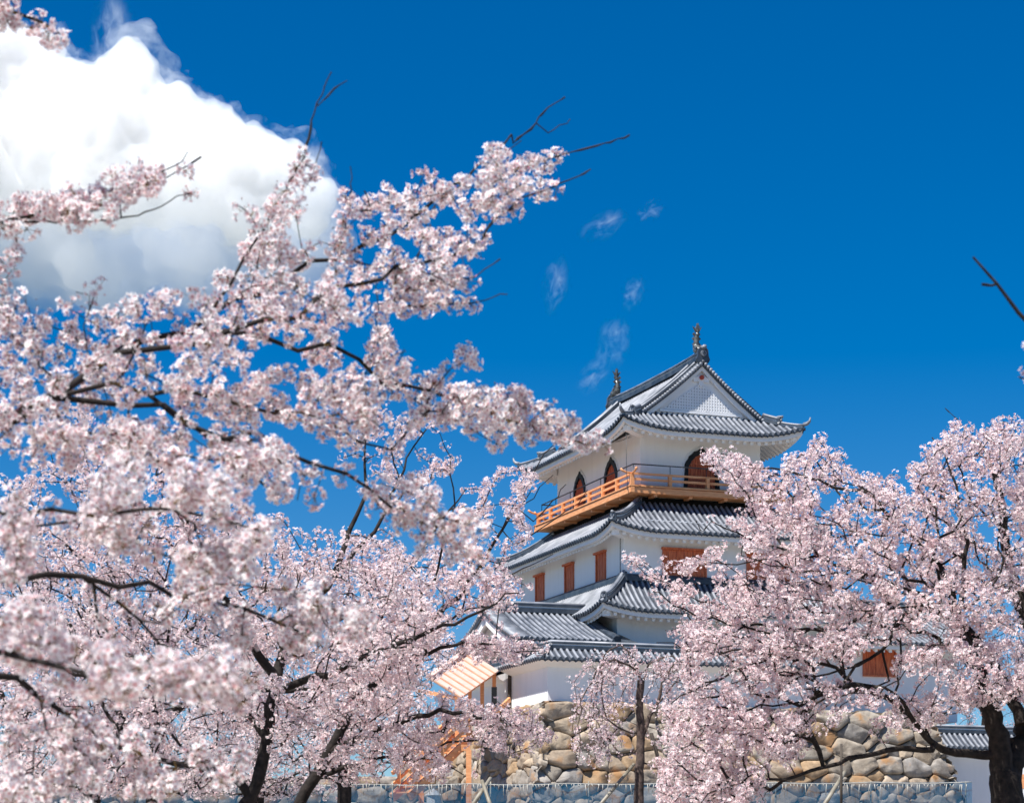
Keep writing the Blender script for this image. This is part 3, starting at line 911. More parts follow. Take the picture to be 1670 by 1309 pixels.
# ================================================================== low plaster walls with tiled caps
def capped_wall(root, A, B, z0, zr, ze, half=0.80, th=0.22, endA=True, endB=True, off=OFF, mitre=0, flip=1):
    """plastered wall from A to B (local u,v) under a small two-sided tile roof; mitre: run the outer slope round the corner at A"""
    A, B = np.array(A, float), np.array(B, float)
    d = (B - A); S = np.linalg.norm(d); d /= S; n = np.array([d[1], -d[0]]) * flip
    m = MB()
    a_ = A - d * (th if mitre == 1 else -th if mitre == 2 else 0)
    o = np.array([*(a_ - n * th), z0])
    Sw = np.linalg.norm(B - a_)
    m.boxf(o, (*(d * Sw), 0), (*(n * 2 * th), 0), (0, 0, ze - z0 + 0.10))
    for sg in (-1, 1):          # plaster cove under the tiles
        ex = (half - 0.08 if sg > 0 else 0) if mitre else 0
        p = [np.array([*(A + n * sg * th), ze - 0.30]), np.array([*(A + n * sg * (half - 0.08)), ze - 0.08]), np.array([*(A + n * sg * th * 0.5), ze + 0.12])]
        q = [a + np.array([*(d * S), 0]) for a in p]
        if ex:
            p[0][:2] -= d * th; p[1][:2] -= d * ex; p[2][:2] -= d * th * 0.5
        m.add(p + q, [(0, 1, 4, 3), (1, 2, 5, 4), (0, 2, 1), (3, 4, 5)])
    wall = m.build("wall", M['plaster'], root, off)
    pan, cov = MB(), MB()
    hh = make_h(ze, zr - ze, half, 0, 1, 0.1)
    if mitre:
        tile_slope(pan, cov, Side(A + n * half - d * half, d, -n, S + half), hh, lambda a: min(half, a), nseg=3)
    else:
        tile_slope(pan, cov, Side(A + n * half, d, -n, S), hh, lambda a: half, nseg=3)
    tile_slope(pan, cov, Side(A - n * half, d, n, S), hh, lambda a: half, nseg=3)
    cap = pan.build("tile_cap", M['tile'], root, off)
    cov.build("cover_tiles", MC, cap, off)
    r = MB()
    ridge_run(r, [(*A, zr - 0.04), (*B, zr - 0.04)], 1.0)
    if mitre == 1:
        c = A + (n - d) * (half - 0.1)
        ridge_run(r, [(*c, ze + 0.06), (*A, zr - 0.03)], 0.7)
    if endA and not mitre: onigawara(r, (*A, zr - 0.1), -d, 0.55)
    if endB: onigawara(r, (*B, zr - 0.1), d, 0.55)
    r.build("cap_ridge", MR, cap, off)
    return wall

CU, CV = -5.85, -4.55
dob = castle_empty("plaster_wall", -1, -4.4, ZB, "white plaster wall with tiled cap running round the top of the stone base", "wall")
DOF_ = o_off[dob.name]
capped_wall(dob, (CU, CV), (5.4, CV), ZB, 9.98, 9.44, endB=False, mitre=1, off=DOF_)
capped_wall(dob, (CU, CV), (CU, -0.45), ZB, 9.976, 9.437, endB=False, mitre=2, flip=-1, off=DOF_)
m = MB(); m.box(CU - 0.34, CU - 0.23, -0.52, -0.36, ZB, 9.4); m.build("corner_post", M['darkpole'], dob, DOF_)
dob2 = castle_empty("plaster_wall", CU, 1.5, ZB, "short white plaster wall set back behind the plank roofed stairway", "wall")
capped_wall(dob2, (CU - 0.2, -0.34), (CU - 0.2, 4.2), ZB, 9.75, 9.2, endA=False, flip=-1, off=o_off[dob2.name])

# right-hand single-storey range
rng_ = castle_empty("side_range", 9.5, 0, ZB, "long white range with shuttered window beyond the keep behind the blossoms", "building")
ROF = o_off[rng_.name]
m = MB(); m.box(7.6, 14.6, -1.6, 4.6, ZB - 0.1, 11.3); m.build("wall", M['plaster'], rng_, ROF)
s_f = Side((7.55, -2.7), (1, 0), (0, 1), 7.9); s_b = Side((15.45, 5.7), (-1, 0), (0, -1), 7.9)
hR = make_h(10.95, 2.0, 4.2, 0, 1, 0.15)
pan, cov, pl, raf = MB(), MB(), MB(), MB()
for s in (s_f, s_b):
    tile_slope(pan, cov, s, hR, lambda a: 4.2)
    eave_under(pl, raf, s, hR, 1.1)
gm = [(-2.6, 10.86), (1.5, 12.75), (5.6, 10.86)]
pl.poly(gm, (14.5, 0, 0), (0, 1, 0), (0, 0, 1), (1, 0, 0), 0.1)
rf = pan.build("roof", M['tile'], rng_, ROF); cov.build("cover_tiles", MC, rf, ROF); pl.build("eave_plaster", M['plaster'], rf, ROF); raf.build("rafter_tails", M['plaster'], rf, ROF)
r = MB(); ridge_run(r, [(7.5, 1.5, 12.95), (15.5, 1.5, 12.95)], 1.2); onigawara(r, (15.52, 1.5, 12.9), (1, 0), 0.9); r.build("main_ridge", MR, rf, ROF)
shutter_window(rng_, (u_on_front(1434, -1.6), -1.6, 9.62), (1, 0, 0), (0, -1, 0), 1.55, 1.2, 8, ROF)

# ================================================================== stone base
def clip_poly(poly, px, py, nx, ny):
    out = []
    n = len(poly)
    for i in range(n):
        a, b = poly[i], poly[(i + 1) % n]
        da = (a[0] - px) * nx + (a[1] - py) * ny; db = (b[0] - px) * nx + (b[1] - py) * ny
        if da <= 0: out.append(a)
        if da * db < 0:
            t = da / (da - db); out.append((a[0] + (b[0] - a[0]) * t, a[1] + (b[1] - a[1]) * t))
    return out

STONE_COLS = [(0.46, 0.37, 0.28), (0.52, 0.43, 0.33), (0.47, 0.41, 0.34), (0.43, 0.385, 0.33), (0.41, 0.38, 0.35), (0.52, 0.455, 0.38), (0.38, 0.36, 0.34), (0.50, 0.36, 0.23), (0.46, 0.415, 0.36), (0.50, 0.41, 0.32)]
def stone_face(mb, P, Wd, Ht, seed, sx=1.12, sy=0.64):
    """rubble masonry on a Wd x Ht face; P(a, b, out) gives the point"""
    rr = random.Random(seed)
    cells = []
    row, y = 0, -0.2
    while y < Ht + 0.3:
        hrow = sy * rr.uniform(0.75, 1.25)
        x = -rr.uniform(0, sx)
        while x < Wd + sx:
            w = sx * rr.choice((0.45, 0.7, 0.9, 1.1, 1.35, 1.6))
            cells.append((x + w / 2, y + hrow / 2 + rr.uniform(-0.22, 0.22) * sy, w))
            if rr.random() < 0.3: cells.append((x + w, y + hrow * rr.uniform(0.85, 1.05), 0.32))
            x += w
        y += hrow; row += 1
    asp = sx / sy * 0.8
    for i, (cx, cy, w) in enumerate(cells):
        if not (-0.4 < cx < Wd + 0.4 and -0.3 < cy < Ht + 0.3): continue
        poly = [(0, 0), (Wd, 0), (Wd, Ht), (0, Ht)]
        for j, (dx, dy, w2) in enumerate(cells):
            if i == j or abs(dx - cx) > 3.4 or abs(dy - cy) > 1.9: continue
            vx, vy = (dx - cx), (dy - cy) * asp * asp
            t = 0.5 + 0.12 * (w - w2) / max(w, w2)
            poly = clip_poly(poly, cx + (dx - cx) * t, cy + (dy - cy) * t, vx, vy)
            if len(poly) < 3: break
        if len(poly) < 3: continue
        ar = abs(sum(poly[k][0] * poly[(k + 1) % len(poly)][1] - poly[(k + 1) % len(poly)][0] * poly[k][1] for k in range(len(poly)))) / 2
        if ar < 0.02: continue
        mx = sum(p[0] for p in poly) / len(poly); my = sum(p[1] for p in poly) / len(poly)
        # shrink, round and roughen the outline
        pts = [(mx + (p[0] - mx) * 0.985 + rr.uniform(-.03, .03), my + (p[1] - my) * 0.975 + rr.uniform(-.03, .03)) for p in poly]
        for _ in range(2):
            q = []
            for k in range(len(pts)):
                a, b = pts[k], pts[(k + 1) % len(pts)]
                q += [(a[0] * .88 + b[0] * .12, a[1] * .88 + b[1] * .12), (a[0] * .12 + b[0] * .88, a[1] * .12 + b[1] * .88)]
            pts = q
        n = len(pts)
        dome = rr.uniform(0.09, 0.18) * min(1.0, math.sqrt(ar)); tx, ty = rr.uniform(-0.2, 0.2), rr.uniform(-0.2, 0.2)
        vs = []
        for sc, dp in ((1.0, -0.25), (1.0, 0.0), (0.95, 0.5 * dome), (0.86, 0.88 * dome), (0.5, 1.03 * dome)):
            for (a, b) in pts:
                aa, bb = mx + (a - mx) * sc, my + (b - my) * sc
                nz = mnoise.noise(Vector((aa * 2.2 + seed, bb * 2.2, i * 3.7))) * 0.15 + mnoise.noise(Vector((aa * 5 + seed, bb * 5, i * 1.7))) * 0.06
                o = dp + (nz + tx * (aa - mx) + ty * (bb - my)) * (1 if dp > 0.03 else 0)
                vs.append(P(aa, bb, o))
        vs.append(P(mx, my, dome * 1.06 + mnoise.noise(Vector((mx, my, i * 3.7))) * 0.06))
        fs = []
        for L_ in range(4):
            for k in range(n):
                fs.append((L_ * n + k, L_ * n + (k + 1) % n, (L_ + 1) * n + (k + 1) % n, (L_ + 1) * n + k))
        for k in range(n): fs.append((4 * n + k, 4 * n + (k + 1) % n, 5 * n))
        c = rr.choice(STONE_COLS); f = rr.uniform(0.66, 1.05)
        mb.add(vs, fs, 0, tuple(x * f for x in c), smooth=True)

base = castle_empty("stone_wall", 2, -5, 2.2, "battered base of big tan and grey field stones carrying the castle", "stone wall")
ZB0, HT, BAT = 2.0, ZB - 2.0, 0.26
SU0, SU1, SV0, SV1 = CU - 0.27, u_on_front(1513, CV - 0.5), CV - 0.5, 13.5
OFB = o_off[base.name]
mb = MB()
bt = HT * BAT
def Pfront(a, b, o):
    t = (HT - b) * BAT
    return np.array([SU0 - bt + a, SV0 - t - o * 0.97, ZB0 + b + o * 0.25])
def Pleft(a, b, o):
    t = (HT - b) * BAT
    return np.array([SU0 - t - o * 0.97, SV0 - bt + a, ZB0 + b + o * 0.25])
def Pright(a, b, o):
    t = (HT - b) * BAT
    return np.array([SU1 + t + o * 0.97, SV0 - bt + a, ZB0 + b + o * 0.25])
stone_face(mb, Pfront, SU1 - SU0 + 2 * bt, HT, 3)
# keep only stones inside the battered outline of each face
def trim(mb, test):
    keepf, km, ks = [], [], []
    for f, m_, s_ in zip(mb.f, mb.m, mb.sm):
        if all(test(mb.v[i]) for i in f): keepf.append(f); km.append(m_); ks.append(s_)
    mb.f, mb.m, mb.sm = keepf, km, ks
def inside_front(p):
    t = (ZB - p[2]) * BAT
    return SU0 - t - 0.28 < p[0] < SU1 + t + 0.28
trim(mb, inside_front)
mb2 = MB()
stone_face(mb2, Pleft, SV1 - SV0 + bt, HT, 8)
stone_face(mb2, Pright, SV1 - SV0 + bt, HT, 9)
trim(mb2, lambda p: p[1] > SV0 - (ZB - p[2]) * BAT - 0.28)
core = MB()
ins = 0.16
cv = []
for t, z in ((bt, ZB0 - 0.4), (0, ZB - 0.06)):
    cv += [(SU0 - t + ins, SV0 - t + ins, z), (SU1 + t - ins, SV0 - t + ins, z), (SU1 + t - ins, SV1, z), (SU0 - t + ins, SV1, z)]
core.add(cv, [(0, 3, 2, 1), (4, 5, 6, 7), (0, 1, 5, 4), (1, 2, 6, 5), (2, 3, 7, 6), (3, 0, 4, 7)])
fc = mb.build("front_stones", M['stone'], base, OFB, color=True)
mb2.build("side_stones", M['stone'], base, OFB, color=True)
core.build("earth_core", M['earth'], base, OFB)

# lower stone wall running off to the left
lb_p = at(300, 1300, 97)
lowb = empty("stone_wall", (lb_p[0], 97, EYE + 2.2), 0, "low field-stone wall running off to the left behind the blue net", "stone wall")
mb = MB()
stone_face(mb, lambda a, b, o: np.array([-13 + a, -o - b * -0.15, b]), 24.5, 2.75, 14)
mb.build("front_stones", M['stone'], lowb, color=True)
m = MB(); m.box(-13, 11.5, 0.55, 3.0, -0.3, 2.68); m.build("earth_core", M['earth'], lowb)

# lower plaster wall at the right edge
LV = SV0 + 2.2
lw = castle_empty("plaster_wall", SU1 + 4, LV, 2.3, "low white plaster wall with grey tile cap at the right behind the thick dark trunk", "wall")
capped_wall(lw, (SU1 - 0.5, LV), (SU1 + 11, LV), 1.6, z_at(1192, SU1 + 3, LV), z_at(1219, SU1 + 3, LV - 0.8), half=0.95, endA=False, off=o_off[lw.name])

# ================================================================== plank-roofed stairway at the left of the base
st = empty("covered_stairway", at(735, 1300, 93) * np.array([1, 1, 0]) + np.array([0, 0, EYE + 2.4]), 0, "new timber stairway with plank roof climbing beside the stone base", "stairway")
so = -np.array(st.location)
A_, B_, C_, D_ = at(700, 1107, 93.6), at(750, 1139, 92.6), at(813, 1094, 97.2), at(763, 1062, 98.2)
m = MB()
nrm = np.cross(B_ - A_, D_ - A_); nrm /= np.linalg.norm(nrm)
if nrm[2] < 0: nrm = -nrm
NB = 8
for k in range(NB):
    t0, t1 = k / NB, (k + 1) / NB
    p0, p1 = A_ + (D_ - A_) * t0, A_ + (D_ - A_) * t1
    q0, q1 = B_ + (C_ - B_) * t0, B_ + (C_ - B_) * t1
    lift = nrm * 0.0
    m.boxf(p0 + lift, (p1 - p0) * 0.99, q0 - p0, nrm * 0.035 + (0, 0, 0.0))
    m.boxf(p0 + nrm * 0.036 - (p1 - p0) * 0.05, (p1 - p0) * 0.14, (q0 - p0) * 1.02, nrm * 0.05, 1)
# far slope
far = (A_ - B_) * np.array([1, 1, -1]) * 0.45
m.boxf(A_ + (0, 0, 0.0), D_ - A_, far, nrm * 0.035)
m.bar(A_ + (0, 0, 0.1), D_ + (0, 0, 0.1), 0.3, 0.08)
roofp = m.build("plank_roof", [M['plank'], M['batten']], st, so)
m = MB()
for t in (0.05, 0.95):
    e = B_ + (C_ - B_) * t
    f = A_ + far + (D_ - A_) * t
    m.bar(e + (A_ - B_) * 0.08 + (0, 0, -0.12), f - far * 0.08 + (0, 0, -0.12), 0.14, 0.16)
for t in (0.02, 0.34, 0.66, 0.98):
    for base_ in (B_ + (C_ - B_) * t + (A_ - B_) * 0.12,):
        m.bar(base_ + (0, 0, -0.05), base_ + (0, 0, -1.9), 0.16, 0.16, up=(1, 0, 0))
m.bar(B_ + (A_ - B_) * 0.12 + (0, 0, -0.12), C_ + (A_ - B_) * 0.12 + (0, 0, -0.12), 0.12, 0.16)
m.build("roof_frame", M['wood'], st, so)
m = MB()
# the flights: a landing beam, stringers, treads, handrails, tall posts
S0, S1 = at(640, 1300, 90.5), at(745, 1200, 93.5)
dW = np.array([0.9, -1.6, 0]) * 0.8
for o in (np.zeros(3), dW):
    m.bar(S0 + o, S1 + o, 0.14, 0.34)
for k in range(11):
    p = S0 + (S1 - S0) * (k + 0.5) / 11
    m.boxf(p + (0, 0, 0.05), dW, np.array([0.22, 0.06, 0]), (0, 0, 0.05))
m.build("flight", M['wood'], st, so)
m = MB()
for o in (np.zeros(3), dW):
    m.bar(S0 + o + (0, 0, 0.95), S1 + o + (0, 0, 0.95), 0.11, 0.14)
    m.bar(S0 + o + (0, 0, 0.5), S1 + o + (0, 0, 0.5), 0.07, 0.12)
    for t in (0.1, 0.5, 0.9):
        p = S0 + (S1 - S0) * t + o
        m.bar(p, p + np.array([0, 0, 1.0]), 0.13, 0.13, up=(1, 0, 0))
m.build("handrail", M['wood'], st, so)
for px, y1, Y in ((764.5, 1222, 91.0), (687, 1216, 90.6)):
    m = MB(); p = at(px, y1, Y); q = p.copy(); q[2] = EYE + 2.2
    m.bar(q, p, 0.21, 0.21, up=(1, 0, 0))
    m.build("post", M['wood'], st, so)
m = MB()
p, q = at(660, 1216, 91.2), at(766, 1219, 91.6)
m.bar(p, q, 0.2, 0.24)
m.build("beam", M['wood'], st, so)
m = MB()
m.bar(at(800, 1170, 95), at(831, 1140, 97), 0.10, 0.2)
m.build("beam", M['wood'], st, so)
m = MB()
p = at(806, 1150, 94.5); m.bar(p, p + np.array([0, 0, 0.75]), 0.22, 0.22, up=(1, 0, 0))
tag(m.build("bollard", M['black']), "black post standing at the head of the timber stairway", "post")

# ================================================================== blue net fence with a string of lights, supports, small things
def yz(px, y, Y): return at(px, y, Y)
NETY = 62.0
fence = empty("net_fence", at(900, 1300, NETY) * np.array([1, 1, 0]) + np.array([0, 0, 3.0]), 0, "translucent blue mesh net hung on poles before the stone base", "net fence")
fo = -np.array(fence.location)
m = MB()
cols = []
NX = 160
for i in range(NX + 1):
    px = -60 + (1585 + 60) * i / NX
    Y = NETY + 0.05 * math.sin(i * 0.8)
    sag = 1.6 * abs(math.sin(i * 0.196)) if True else 0
    p = at(px, 1276 + (px - 800) * -0.004 + sag, Y); q = p.copy(); q[2] = 2.7
    q2 = (p + q) / 2 + np.array([0, 0.06 * math.sin(i * 0.5), 0])
    cols += [p, q2, q]
m.add(cols, [(3 * i + k, 3 * i + k + 1, 3 * i + k + 4, 3 * i + k + 3) for i in range(NX) for k in range(2)], smooth=True)
m.build("net", M['net'], fence, fo)
for px in (300, 470, 640, 800, 960, 1120, 1265, 1420, 1575):
    p = at(px, 1273, NETY + 0.1)
    m = MB(); m.tube([(p[0], p[1], 2.6), p], 0.022, 7); m.build("fence_pole", M['pole'], fence, fo)
sl = MB()
pts = []
for i in range(0, 161):
    px = -60 + 1645 * i / 160
    pts.append(at(px, 1277 + (px - 800) * -0.004 + 2.4 * abs(math.sin(i * 0.196)), NETY - 0.06))
sl.tube(pts, 0.012, 4)
for i in range(260):
    px = -55 + 1635 * (i + rnd.random() * 0.95) / 260
    p = at(px, 1278, NETY - 0.07)
    ln = rnd.choice((0.05, 0.08, 0.12, 0.2, 0.3))
    sl.tube([p, p + np.array([rnd.uniform(-.05, .05), 0, -ln])], [0.011, 0.009], 4)
tag(sl.build("string_lights", M['lamp']), "pale string of icicle lights along the top edge of the blue net", "string lights")

def pole(a, b, r, mat, label, group=None):
    m = MB(); a, b = np.array(a), np.array(b)
    mid = (a + b) / 2
    m.tube([a - mid * np.array([1, 1, 0]) - np.array([0, 0, mid[2]]), b - mid], [r * 1.1, r * 0.85], 7)
    o = m.build("support_pole", M[mat]); o.location = mid
    return tag(o, label, "pole", group)
def foot(px, y, Y): 
    p = at(px, y, Y); p[2] = ground_z(p[0], p[1]); return p
pole(at(1098, 1330, 32.4), at(1062, 1195, 32), 0.03, 'darkpole', "dark leaning prop pole just right of the weeping cherry trunk")
pole(at(1112, 1330, 32.0), at(1070, 1175, 32.2), 0.028, 'pole', "pale leaning prop pole, the rightmost beside the weeping cherry")
pole(at(955, 1340, 31.2), at(1034, 1245, 31.9), 0.026, 'pole', "pale slanting prop pole on the left side of the weeping cherry trunk")
pole(at(1333, 1330, 58), at(1378, 1258, 59), 0.06, 'pole', "pale slanting pole leaning before the blue net at the right")
pole(at(1372, 1340, 58), at(1372, 1212, 58), 0.035, 'darkpole', "thin dark upright pole rising above the blue net")
pole(at(768, 1316, 58), at(800, 1268, 59), 0.055, 'pole', "pale pole of the crossed pair leaning up to the right before the net")
pole(at(806, 1330, 58), at(786, 1272, 58.6), 0.055, 'pole', "pale pole of the crossed pair leaning up to the left before the net")
# little capped stone post behind the net
m = MB(); p = at(707, 1296, 66)
m.tube([(0, 0, 0), (0, 0, p[2] - 3.0)], 0.2, 4, smooth=False); m.add([(0.26, 0, p[2] - 3.0), (0, 0.26, p[2] - 3.0), (-0.26, 0, p[2] - 3.0), (0, -0.26, p[2] - 3.0), (0, 0, p[2] - 2.8)], [(0, 1, 4), (1, 2, 4), (2, 3, 4), (3, 0, 4), (3, 2, 1, 0)])
o = m.build("stone_post", M['greystone']); o.location = (p[0], p[1], 3.0)
tag(o, "small pale stone post with pointed top by the stairway foot", "stone post")
# banner at the right edge
bn = empty("banner", at(1668, 1300, 40) * np.array([1, 1, 0]) + np.array([0, 0, 1.0]), 0, "white banner with orange bands on a pole at the right edge behind the trunk", "banner")
bo = -np.array(bn.location)
m = MB(); p = at(1662, 1210, 40); q = at(1686, 1340, 40)
m.box(p[0], q[0], 39.99, 40.01, q[2], p[2]); cl = m.build("cloth", M['board'], bn, bo)
m = MB()
for y0, y1 in ((1214, 1232), (1262, 1285)):
    a, b = at(1663, y0, 40), at(1684, y1, 40); m = MB(); m.box(a[0], b[0], 39.984, 39.988, b[2], a[2])
    m.build("orange_band", M['wood'], cl, bo)
m = MB(); m.tube([(q[0] + 0.02, 40, ground_z(q[0], 40)), (q[0] + 0.02, 40, p[2] + 0.15)], 0.02, 7); m.build("banner_pole", M['iron'], bn, bo)

# ================================================================== clouds
def vol_mat(name, dens, noise_scale=None, lo=0.45, hi=0.75, rim=True):
    m = bpy.data.materials.new(name); m.use_nodes = True
    nt = m.node_tree; nt.nodes.clear()
    out = nt.nodes.new("ShaderNodeOutputMaterial"); v = nt.nodes.new("ShaderNodeVolumeScatter")
    v.inputs['Color'].default_value = (0.80, 0.842, 0.90, 1); v.inputs['Anisotropy'].default_value = 0.0
    v.inputs['Density'].default_value = dens
    if noise_scale:
        tc = nt.nodes.new("ShaderNodeTexCoord"); n = nt.nodes.new("ShaderNodeTexNoise")
        n.inputs['Scale'].default_value = noise_scale; n.inputs['Detail'].default_value = 7; n.inputs['Roughness'].default_value = 0.62; n.inputs['Distortion'].default_value = 1.0
        n.noise_dimensions = '4D'
        oi = nt.nodes.new("ShaderNodeObjectInfo"); w_ = nt.nodes.new("ShaderNodeMath"); w_.operation = 'MULTIPLY'; w_.inputs[1].default_value = 60
        nt.links.new(oi.outputs['Random'], w_.inputs[0]); nt.links.new(w_.outputs[0], n.inputs['W'])
        nt.links.new(tc.outputs['Object'], n.inputs['Vector'])
        r = nt.nodes.new("ShaderNodeMapRange"); r.inputs['From Min'].default_value = lo; r.inputs['From Max'].default_value = hi
        r.inputs['To Min'].default_value = 0; r.inputs['To Max'].default_value = dens
        nt.links.new(n.outputs['Fac'], r.inputs['Value'])
        nt.links.new(r.outputs[0], v.inputs['Density'])
    if noise_scale and rim:
        # thin out towards the rim of the wisp
        ln = nt.nodes.new("ShaderNodeVectorMath"); ln.operation = 'LENGTH'; nt.links.new(tc.outputs['Object'], ln.inputs[0])
        f = nt.nodes.new("ShaderNodeMapRange"); f.inputs['From Min'].default_value = 1.0; f.inputs['From Max'].default_value = 0.1; f.interpolation_type = 'SMOOTHERSTEP'
        nt.links.new(ln.outputs['Value'], f.inputs['Value'])
        mu = nt.nodes.new("ShaderNodeMath"); mu.operation = 'MULTIPLY'
        nt.links.new(r.outputs[0], mu.inputs[0]); nt.links.new(f.outputs[0], mu.inputs[1]); nt.links.new(mu.outputs[0], v.inputs['Density'])
    nt.links.new(v.outputs[0], out.inputs['Volume'])
    return m
M['cloud'] = vol_mat("cumulus", 0.085)
M['fringe'] = vol_mat("cloud_fringe", 0.06, 0.05, 0.48, 0.74, rim=False)
M['base'] = vol_mat("cloud_base", 0.018)
M['wisp'] = vol_mat("thin_cloud", 0.09, 1.7, 0.50, 0.85)

import bmesh
CLY = 1500.0
def fbm(p, o=5):
    a, f, t = 1.0, 1.0, 0.0
    for _ in range(o):
        t += a * mnoise.noise(p * f); a *= 0.52; f *= 2.07
    return t
def cumulus(blobs, label, voxel=1.8, mat='cloud', amp=1.0, name='cloud'):
    bm = bmesh.new()
    from mathutils import Matrix
    for (x, y, r, dy) in blobs:
        p = at(x, y, CLY + dy - max(0.0, y - 150) * 0.27); R = r * CLY / FPX
        bmesh.ops.create_icosphere(bm, subdivisions=4, radius=R, matrix=Matrix.Translation(Vector(p)))
    me = bpy.data.meshes.new("cloud_src"); bm.to_mesh(me); bm.free()
    o = bpy.data.objects.new("cloud_src", me); link(o)
    md = o.modifiers.new("r", 'REMESH'); md.mode = 'VOXEL'; md.voxel_size = voxel
    dg = bpy.context.evaluated_depsgraph_get()
    me2 = bpy.data.meshes.new_from_object(o.evaluated_get(dg))
    bpy.data.objects.remove(o)
    n = len(me2.vertices)
    co = np.zeros(n * 3, np.float32); me2.vertices.foreach_get("co", co); co = co.reshape(-1, 3)
    no = np.zeros(n * 3, np.float32); me2.vertices.foreach_get("normal", no); no = no.reshape(-1, 3)
    c0 = co.mean(0)
    d = np.array([fbm(Vector(p) / 34.0) for p in co]) * 12.0 * amp
    d2 = np.array([1 - 2 * abs(mnoise.noise(Vector(p) / 15.0)) for p in co]) * 4.5 * amp + np.array([1 - 2 * abs(mnoise.noise(Vector(p) / 7.0)) for p in co]) * 2.6 * amp
    co = co + no * (d + d2)[:, None] - c0
    me2.vertices.foreach_set("co", co.ravel()); me2.update()
    o = bpy.data.objects.new("cloud_src", me2); link(o)
    md = o.modifiers.new("r", 'REMESH'); md.mode = 'VOXEL'; md.voxel_size = voxel * 0.85
    me3 = bpy.data.meshes.new_from_object(o.evaluated_get(bpy.context.evaluated_depsgraph_get()))
    bpy.data.objects.remove(o); me2 = me3
    me2.materials.clear(); me2.materials.append(M[mat])
    o = bpy.data.objects.new(name, me2); o.location = c0; link(o)
    return tag(o, label, "cloud")
CB = [(-60, 140, 95, 0), (40, 140, 74, 10), (0, 90, 56, 0), (110, 190, 74, 0), (205, 150, 56, -10), (213, 108, 34, 0), (175, 220, 78, -20), (265, 225, 70, 0), (330, 230, 56, 10), (300, 190, 38, 0),
      (390, 275, 62, 0), (400, 255, 44, -10), (455, 300, 50, 0), (497, 340, 36, 0), (480, 275, 22, 0), (60, 250, 90, 20), (180, 290, 80, 0), (300, 300, 66, 0), (420, 330, 50, 10), (-80, 270, 110, 0)]
big = cumulus(CB, "big white cumulus cloud filling the sky at the upper left behind the blossom")
def cpart(o):
    o.parent = big; o.location = o.location - big.location
    for k in ('label', 'category'):
        if k in o: del o[k]
cpart(cumulus([(x, y, r + 12, d + 4) for x, y, r, d in CB], None, 3.2, 'fringe', 1.5, 'cloud_fringe'))
cpart(cumulus([(-60, 390, 115, 30), (60, 380, 105, 20), (180, 400, 95, 10), (300, 390, 90, 0), (400, 390, 78, 10), (480, 395, 62, 0), (515, 370, 40, 0)], None, 3.2, 'base', 1.4, 'cloud_base'))
def wisp(x, y, rx, ry, rot, label):
    bm = bmesh.new(); bmesh.ops.create_icosphere(bm, subdivisions=3, radius=1.0)
    me = bpy.data.meshes.new("cloud"); bm.to_mesh(me); bm.free(); me.materials.append(M['wisp'])
    o = bpy.data.objects.new("cloud", me); link(o)
    k = CLY / FPX
    o.location = at(x, y, CLY); o.scale = (rx * k, (rx + ry) * k * 0.5, ry * k); o.rotation_euler = (0, math.radians(rot), 0)
    return tag(o, label, "cloud")
wisp(985, 368, 52, 26, -28, "small thin wisp of cloud level with the longest bough tips")
wisp(1000, 562, 34, 58, 14, "thin cloud wisp just up and left of the keep's ridge, the densest wisp")
wisp(968, 612, 44, 26, -50, "faint cloud wisp right over the far end of the keep's ridge")
wisp(1033, 478, 22, 36, 20, "faint small cloud wisp between two larger wisps above the keep")
wisp(905, 465, 26, 56, 12, "very faint cloud veil beside the drooping bough tip")
wisp(182, 50, 40, 80, 6, "thin cloud wisp rising above the big cumulus")
wisp(1060, 345, 30, 20, -30, "tiny cloud wisp to the right of the wisp by the bough tips")

# ================================================================== cherry trees
def petal_tpl(near, cup):
    """template of one five-petalled flower of unit radius facing +Z: verts, tris, colours"""
    V, F, C = [], [], []
    outer, mid, inner = (0.96, 0.915, 0.905), (0.955, 0.88, 0.875), (0.80, 0.46, 0.47)
    for k in range(5):
        a = 2 * math.pi * k / 5
        ca, sa = math.cos(a), math.sin(a)
        if near:
            pts = [(0.10, 0, 0.0, inner), (0.50, 0.28, 0.30, mid), (0.50, -0.28, 0.30, mid), (0.82, 0.34, 0.55, outer), (0.82, -0.34, 0.55, outer), (0.98, 0.16, 0.66, outer), (0.98, -0.16, 0.66, outer), (0.88, 0.0, 0.56, outer)]
            tr = [(0, 2, 7), (0, 7, 1), (1, 7, 3), (3, 7, 5), (2, 4, 7), (4, 6, 7)]
        else:
            pts = [(0.08, 0, 0.0, inner), (0.66, 0.38, 0.42, outer), (0.66, -0.38, 0.42, outer), (1.0, 0.0, 0.62, outer)]
            tr = [(0, 2, 3), (0, 3, 1)]
        b = len(V)
        for x, y, z, c in pts:
            V.append((x * ca - y * sa, x * sa + y * ca, z * cup)); C.append(c)
        F += [(b + i, b + j, b + l) for i, j, l in tr]
    b = len(V)
    red = (0.50, 0.15, 0.17)
    n = 5 if near else 3
    for k in range(n):
        a = 2 * math.pi * (k + 0.5) / n
        V.append(((0.23 if near else 0.20) * math.cos(a), (0.23 if near else 0.20) * math.sin(a), 0.09)); C.append((0.62, 0.24, 0.25))
    V.append((0, 0, -0.38)); C.append((0.30, 0.08, 0.07))
    F += [(b + k, b + (k + 1) % n, b + n) for k in range(n)]
    F += [tuple(b + k for k in (0, 1, 2))]
    if near: F += [(b, b + 2, b + 3), (b, b + 3, b + 4)]
    return np.array(V), np.array(F), np.array(C)

